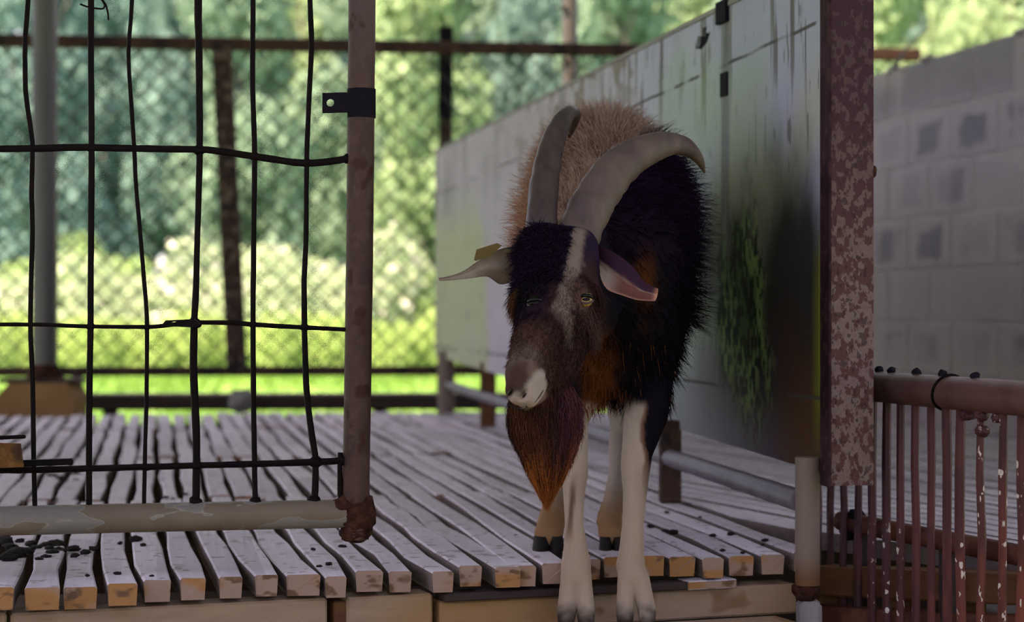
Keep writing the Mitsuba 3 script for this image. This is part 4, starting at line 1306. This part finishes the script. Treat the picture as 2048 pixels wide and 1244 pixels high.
# hooves: two claws to a foot
def claw(c, sx, sy, sz, lean=0):
    top = [[.8 * sx * math.cos(t), .8 * sy * math.sin(t) + .15 * sy, sz] for t in np.linspace(0, 6.28, 17)[:-1]]
    botm = [[sx * math.cos(t), sy * 1.15 * math.sin(t) * (1.15 if math.sin(t) < 0 else .95), 0] for t in np.linspace(0, 6.28, 17)[:-1]]
    m = hull(np.array(top + botm))
    m.apply_translation(c)
    return m


for px, d in ((1132, 3.62), (1172, 3.62), (1250, 3.62), (1294, 3.62)):
    q = P(px, 1240, d)
    put('hoof', claw([q[0], d, -.1155], .0145, .021, .021), 'hoof', goat, smooth=40)
for px, d, w in ((1082, 3.875, .0165), (1113, 3.875, .0145), (1211, 3.865, .0125), (1237, 3.865, .0125)):
    q = P(px, 1100, d)
    put('hoof', claw([q[0], d, .0005], w, .024, .027), 'hoof', goat, smooth=40)

# eyes
for (px, py, lab) in ((1171, 598, 'pale golden eye with a slot pupil'), (1071, 606, None)):
    c = skin(px, py) + np.array([0, .0042 if px > 1100 else .0095, 0])
    e_ = trimesh.creation.icosphere(subdivisions=3, radius=.0125)
    e_.apply_translation(c)
    k_ = put('eye', e_, 'eye_gold' if lab else 'pupil', goat, smooth=True, label=lab)
    pu = trimesh.creation.icosphere(subdivisions=3, radius=1.0)
    pu.apply_scale([.0064, .003, .0030])
    pu.apply_translation(c + np.array([.001 if px > 1100 else -.003, -.0108, -.0005]))
    put('pupil', pu, 'pupil', k_, smooth=True)
    up = [c + .0133 * np.array([math.sin(a) * math.cos(-.55), -math.cos(a) * math.cos(.45) , math.cos(a) * .42 + .001]) for a in np.linspace(-1.25, 1.25, 14)]
    dn = [c + .0131 * np.array([math.sin(a), -math.cos(a) * .85, -math.cos(a) * .50]) for a in np.linspace(-1.25, 1.25, 14)]
    put('eyelid', tube(up, np.linspace(.0032, .0032, 14), 8), 'pupil', k_, smooth=True)
    put('eyelid', tube(dn, .0020, 8), 'horn', k_, smooth=True)

# the mouth line and dark nostril linings, laid into the muzzle
line = [skin(x, y) for x, y in ((1014, 806), (1026, 815), (1040, 818), (1056, 813), (1070, 803), (1082, 788), (1090, 772), (1095, 757))]
put('mouth_line', tube(spline(line, 30), np.interp(np.linspace(0, 1, 30), [0, .5, 1], [.0012, .0018, .0008]), 6), 'pupil', goat, smooth=True)
for a_, b_ in (((1016, 790), (1024, 779)), ((1043, 798), (1052, 786))):
    put('nostril', tube([skin(*a_), (skin(*a_) + skin(*b_)) / 2, skin(*b_)], [.0016, .0030, .0016], 8), 'pupil', goat, smooth=True)

# ears: cupped leaves with thickness
def ear(axis, top, bot, cup, thick, tip_pow, colf, label, n=26, m=13):
    """axis, top, bot: polylines of points from base to tip; cup: how far the middle lies behind the rims."""
    A, Tp, B = (spline(np.array(x, float), n) for x in (axis, top, bot))
    g_, uvs = [], []
    for i in range(n):
        for j in range(m):
            s = j / (m - 1)
            p = Tp[i] * (1 - s) ** 2 + 2 * s * (1 - s) * (2 * A[i] - .5 * Tp[i] - .5 * B[i]) + B[i] * s ** 2
            g_.append(p + np.array([0, cup * 4 * s * (1 - s) * (1 - .6 * i / (n - 1)), 0]))
            uvs.append((i / (n - 1), s))
    g_ = np.array(g_).reshape(n, m, 3)
    du, dv = np.gradient(g_, axis=0), np.gradient(g_, axis=1)
    nn = np.cross(du, dv)
    nn /= np.linalg.norm(nn, axis=2, keepdims=True) + 1e-12
    rim = np.sin(np.linspace(0, math.pi, m))[None, :, None] ** .5
    a, b = g_ + nn * thick * rim, g_ - nn * thick * rim
    v = np.vstack([a.reshape(-1, 3), b.reshape(-1, 3)])
    f, N = [], n * m
    for i in range(n - 1):
        for j in range(m - 1):
            k = i * m + j
            f += [[k, k + 1, k + m + 1], [k, k + m + 1, k + m], [N + k, N + k + m + 1, N + k + 1], [N + k, N + k + m, N + k + m + 1]]
    for i in range(n - 1):
        for j in (0, m - 1):
            k = i * m + j
            f += [[k, k + m, N + k + m], [k, N + k + m, N + k]]
    for j in range(m - 1):
        k = (n - 1) * m + j
        f += [[k, k + 1, N + k + 1], [k, N + k + 1, N + k]]
    uvs = np.array(uvs)
    uv2 = np.vstack([uvs, uvs])
    sidev = np.repeat([0, 1], N)
    mesh = trimesh.Trimesh(v, np.array(f), process=False)
    return put('ear', mesh, 'ear_skin', goat, smooth=True, color=colf(uv2, sidev, v), label=label)


def col_l(uv, sd, v):
    n1 = meshkit.fbm(v * 60, 3, 8)[:, None]
    c = np.array([.17, .125, .10]) * (1 - n1) + np.array([.31, .25, .215]) * n1
    c = blend(c, [.13, .085, .05], sst(.45, .8, uv[:, 1]) * sst(.75, .4, uv[:, 0]) * .8)
    return blend(c, [.06, .04, .035], sst(.08, .0, np.minimum(uv[:, 1], 1 - uv[:, 1])) * .6)


def col_r(uv, sd, v):
    n1 = meshkit.fbm(v * 70, 3, 8)
    c = np.tile([.135, .050, .042], (len(uv), 1))
    c = blend(c, [.30, .23, .20], sst(.5, .2, uv[:, 0]) * sst(.35, .6, uv[:, 1] + .4 * (n1 - .5)) * .9)
    c = blend(c, [.045, .020, .050], sst(.42, .34, uv[:, 1] + .15 * (n1 - .5)))
    c = blend(c, [.33, .26, .23], sst(.05, .0, np.abs(uv[:, 1] - .40 + .1 * (n1 - .5))) * .6)
    return blend(c, [.36, .17, .13], sst(.06, .01, np.minimum(1 - uv[:, 1], 1 - uv[:, 0])) * .9)


dl = lambda pts, da, db: [P(x, y, da + (db - da) * i / (len(pts) - 1)) for i, (x, y) in enumerate(pts)]
ear_l = ear(dl([(1034, 528), (1000, 528), (965, 535), (925, 551), (879, 558)], 3.47, 3.38), dl([(1030, 492), (995, 500), (958, 521), (918, 546), (877, 557)], 3.46, 3.38), dl([(1036, 552), (1002, 569), (972, 553), (930, 558), (880, 561)], 3.46, 3.38), .012, .0022, 1, col_l, 'drooping grey ear held out to the side')
ear_r = ear(dl([(1196, 520), (1222, 545), (1255, 568), (1290, 586), (1314, 590)], 3.47, 3.40), dl([(1196, 490), (1228, 505), (1262, 530), (1294, 567), (1316, 577)], 3.46, 3.40), dl([(1200, 548), (1214, 578), (1245, 591), (1282, 601), (1310, 602)], 3.45, 3.40), .022, .0022, 1, col_r, 'folded ear with reddish inside')
tg = hull([P(x, y, d) for x, y in ((953, 499), (994, 486), (1004, 491), (983, 511), (952, 522), (948, 520)) for d in (3.425, 3.428)])
put('ear_tag', tg, 'ear_tag', goat, smooth=False, label='olive yellow ear tag')

# beard: a tapering core and hanging locks
BC = [(1092, 770, 3.36, 52), (1090, 820, 3.355, 68), (1092, 860, 3.35, 66), (1094, 905, 3.345, 50), (1094, 950, 3.34, 31), (1094, 985, 3.34, 12), (1094, 1004, 3.34, 2)]
q = np.array([[*P(x, y, d), r * d / FPX] for x, y, d, r in BC])
c = spline(q, 44)
bc = tube(c[:, :3], c[:, 3], 28, squash=.62)
v = bc.vertices
bc.vertices = v + (meshkit.fbm(v * np.array([70, 70, 9]) + 3, 3, 5)[:, None] - .5) * np.array([.016, .016, 0])


def beard_col(p):
    n1 = meshkit.fbm(p * np.array([45, 45, 8]), 3, 9)
    c = np.tile([.026, .008, .005], (len(p), 1))
    z = p[:, 2]
    c = blend(c, ORANGE * 1.35, sst(.46, .62, n1 + .24 * sst(.28, .15, z)))
    c = blend(c, [.022, .010, .010], sst(.055, .03, np.hypot(p[:, 0] - .035, (z - .285) * .8)) * .8)
    return blend(c, [.026, .011, .024], sst(.06, .085, p[:, 0]) * sst(.21, .30, z) * .8)


bk = put('beard', bc, 'coat', goat, smooth=True, color=beard_col(bc.vertices), label='long reddish brown beard')
nb_ = 5200
i0 = r_.integers(0, 36, nb_)
span = np.minimum(8 + (12 * r_.random(nb_)).astype(int), 43 - i0 + 0)
th = r_.random(nb_) * 6.283
lock = .25 * np.sin(th * 9.0) + .3 * r_.normal(size=nb_)
t_, A_, B_ = frames(c[:, :3])
path = []
for k in range(6):
    fi = i0 + span * k / 5
    j0 = np.minimum(fi.astype(int), 42)
    w_ = (fi - j0)[:, None]
    lerp = lambda Q: Q[j0] * (1 - w_) + Q[j0 + 1] * w_
    ang_ = th + lock * .35 * k / 5
    rad_ = lerp(c[:, 3:]) * (.99 + .16 * (k / 5) * r_.random((nb_, 1)) + .02 * np.sin(th * 14)[:, None]) + .0012
    path.append(lerp(c[:, :3]) + rad_ * (np.cos(ang_)[:, None] * lerp(A_) + .62 * np.sin(ang_)[:, None] * lerp(B_)))
path = np.stack(path, 1)
path[:, 5] += (path[:, 5] - path[:, 4]) * (1.1 * r_.random((nb_, 1)) ** 2)
path[:, 1:] += np.cumsum(r_.normal(size=(nb_, 5, 3)) * .0012, axis=1)
root = path[:, 0]
m_, who = strands(root, root * 0 + [0, 0, -1.0], np.full(nb_, .01), np.full(nb_, .0011), 0, 77, 5, 0, path)
bcol = beard_col(root) * (.5 + 1.3 * r_.random((nb_, 1)))
put('beard_hair', m_, 'hair', goat, smooth=True, color=np.clip(bcol, 0, 1)[who], kind='stuff', label='hanging beard locks')
# GOAT-END
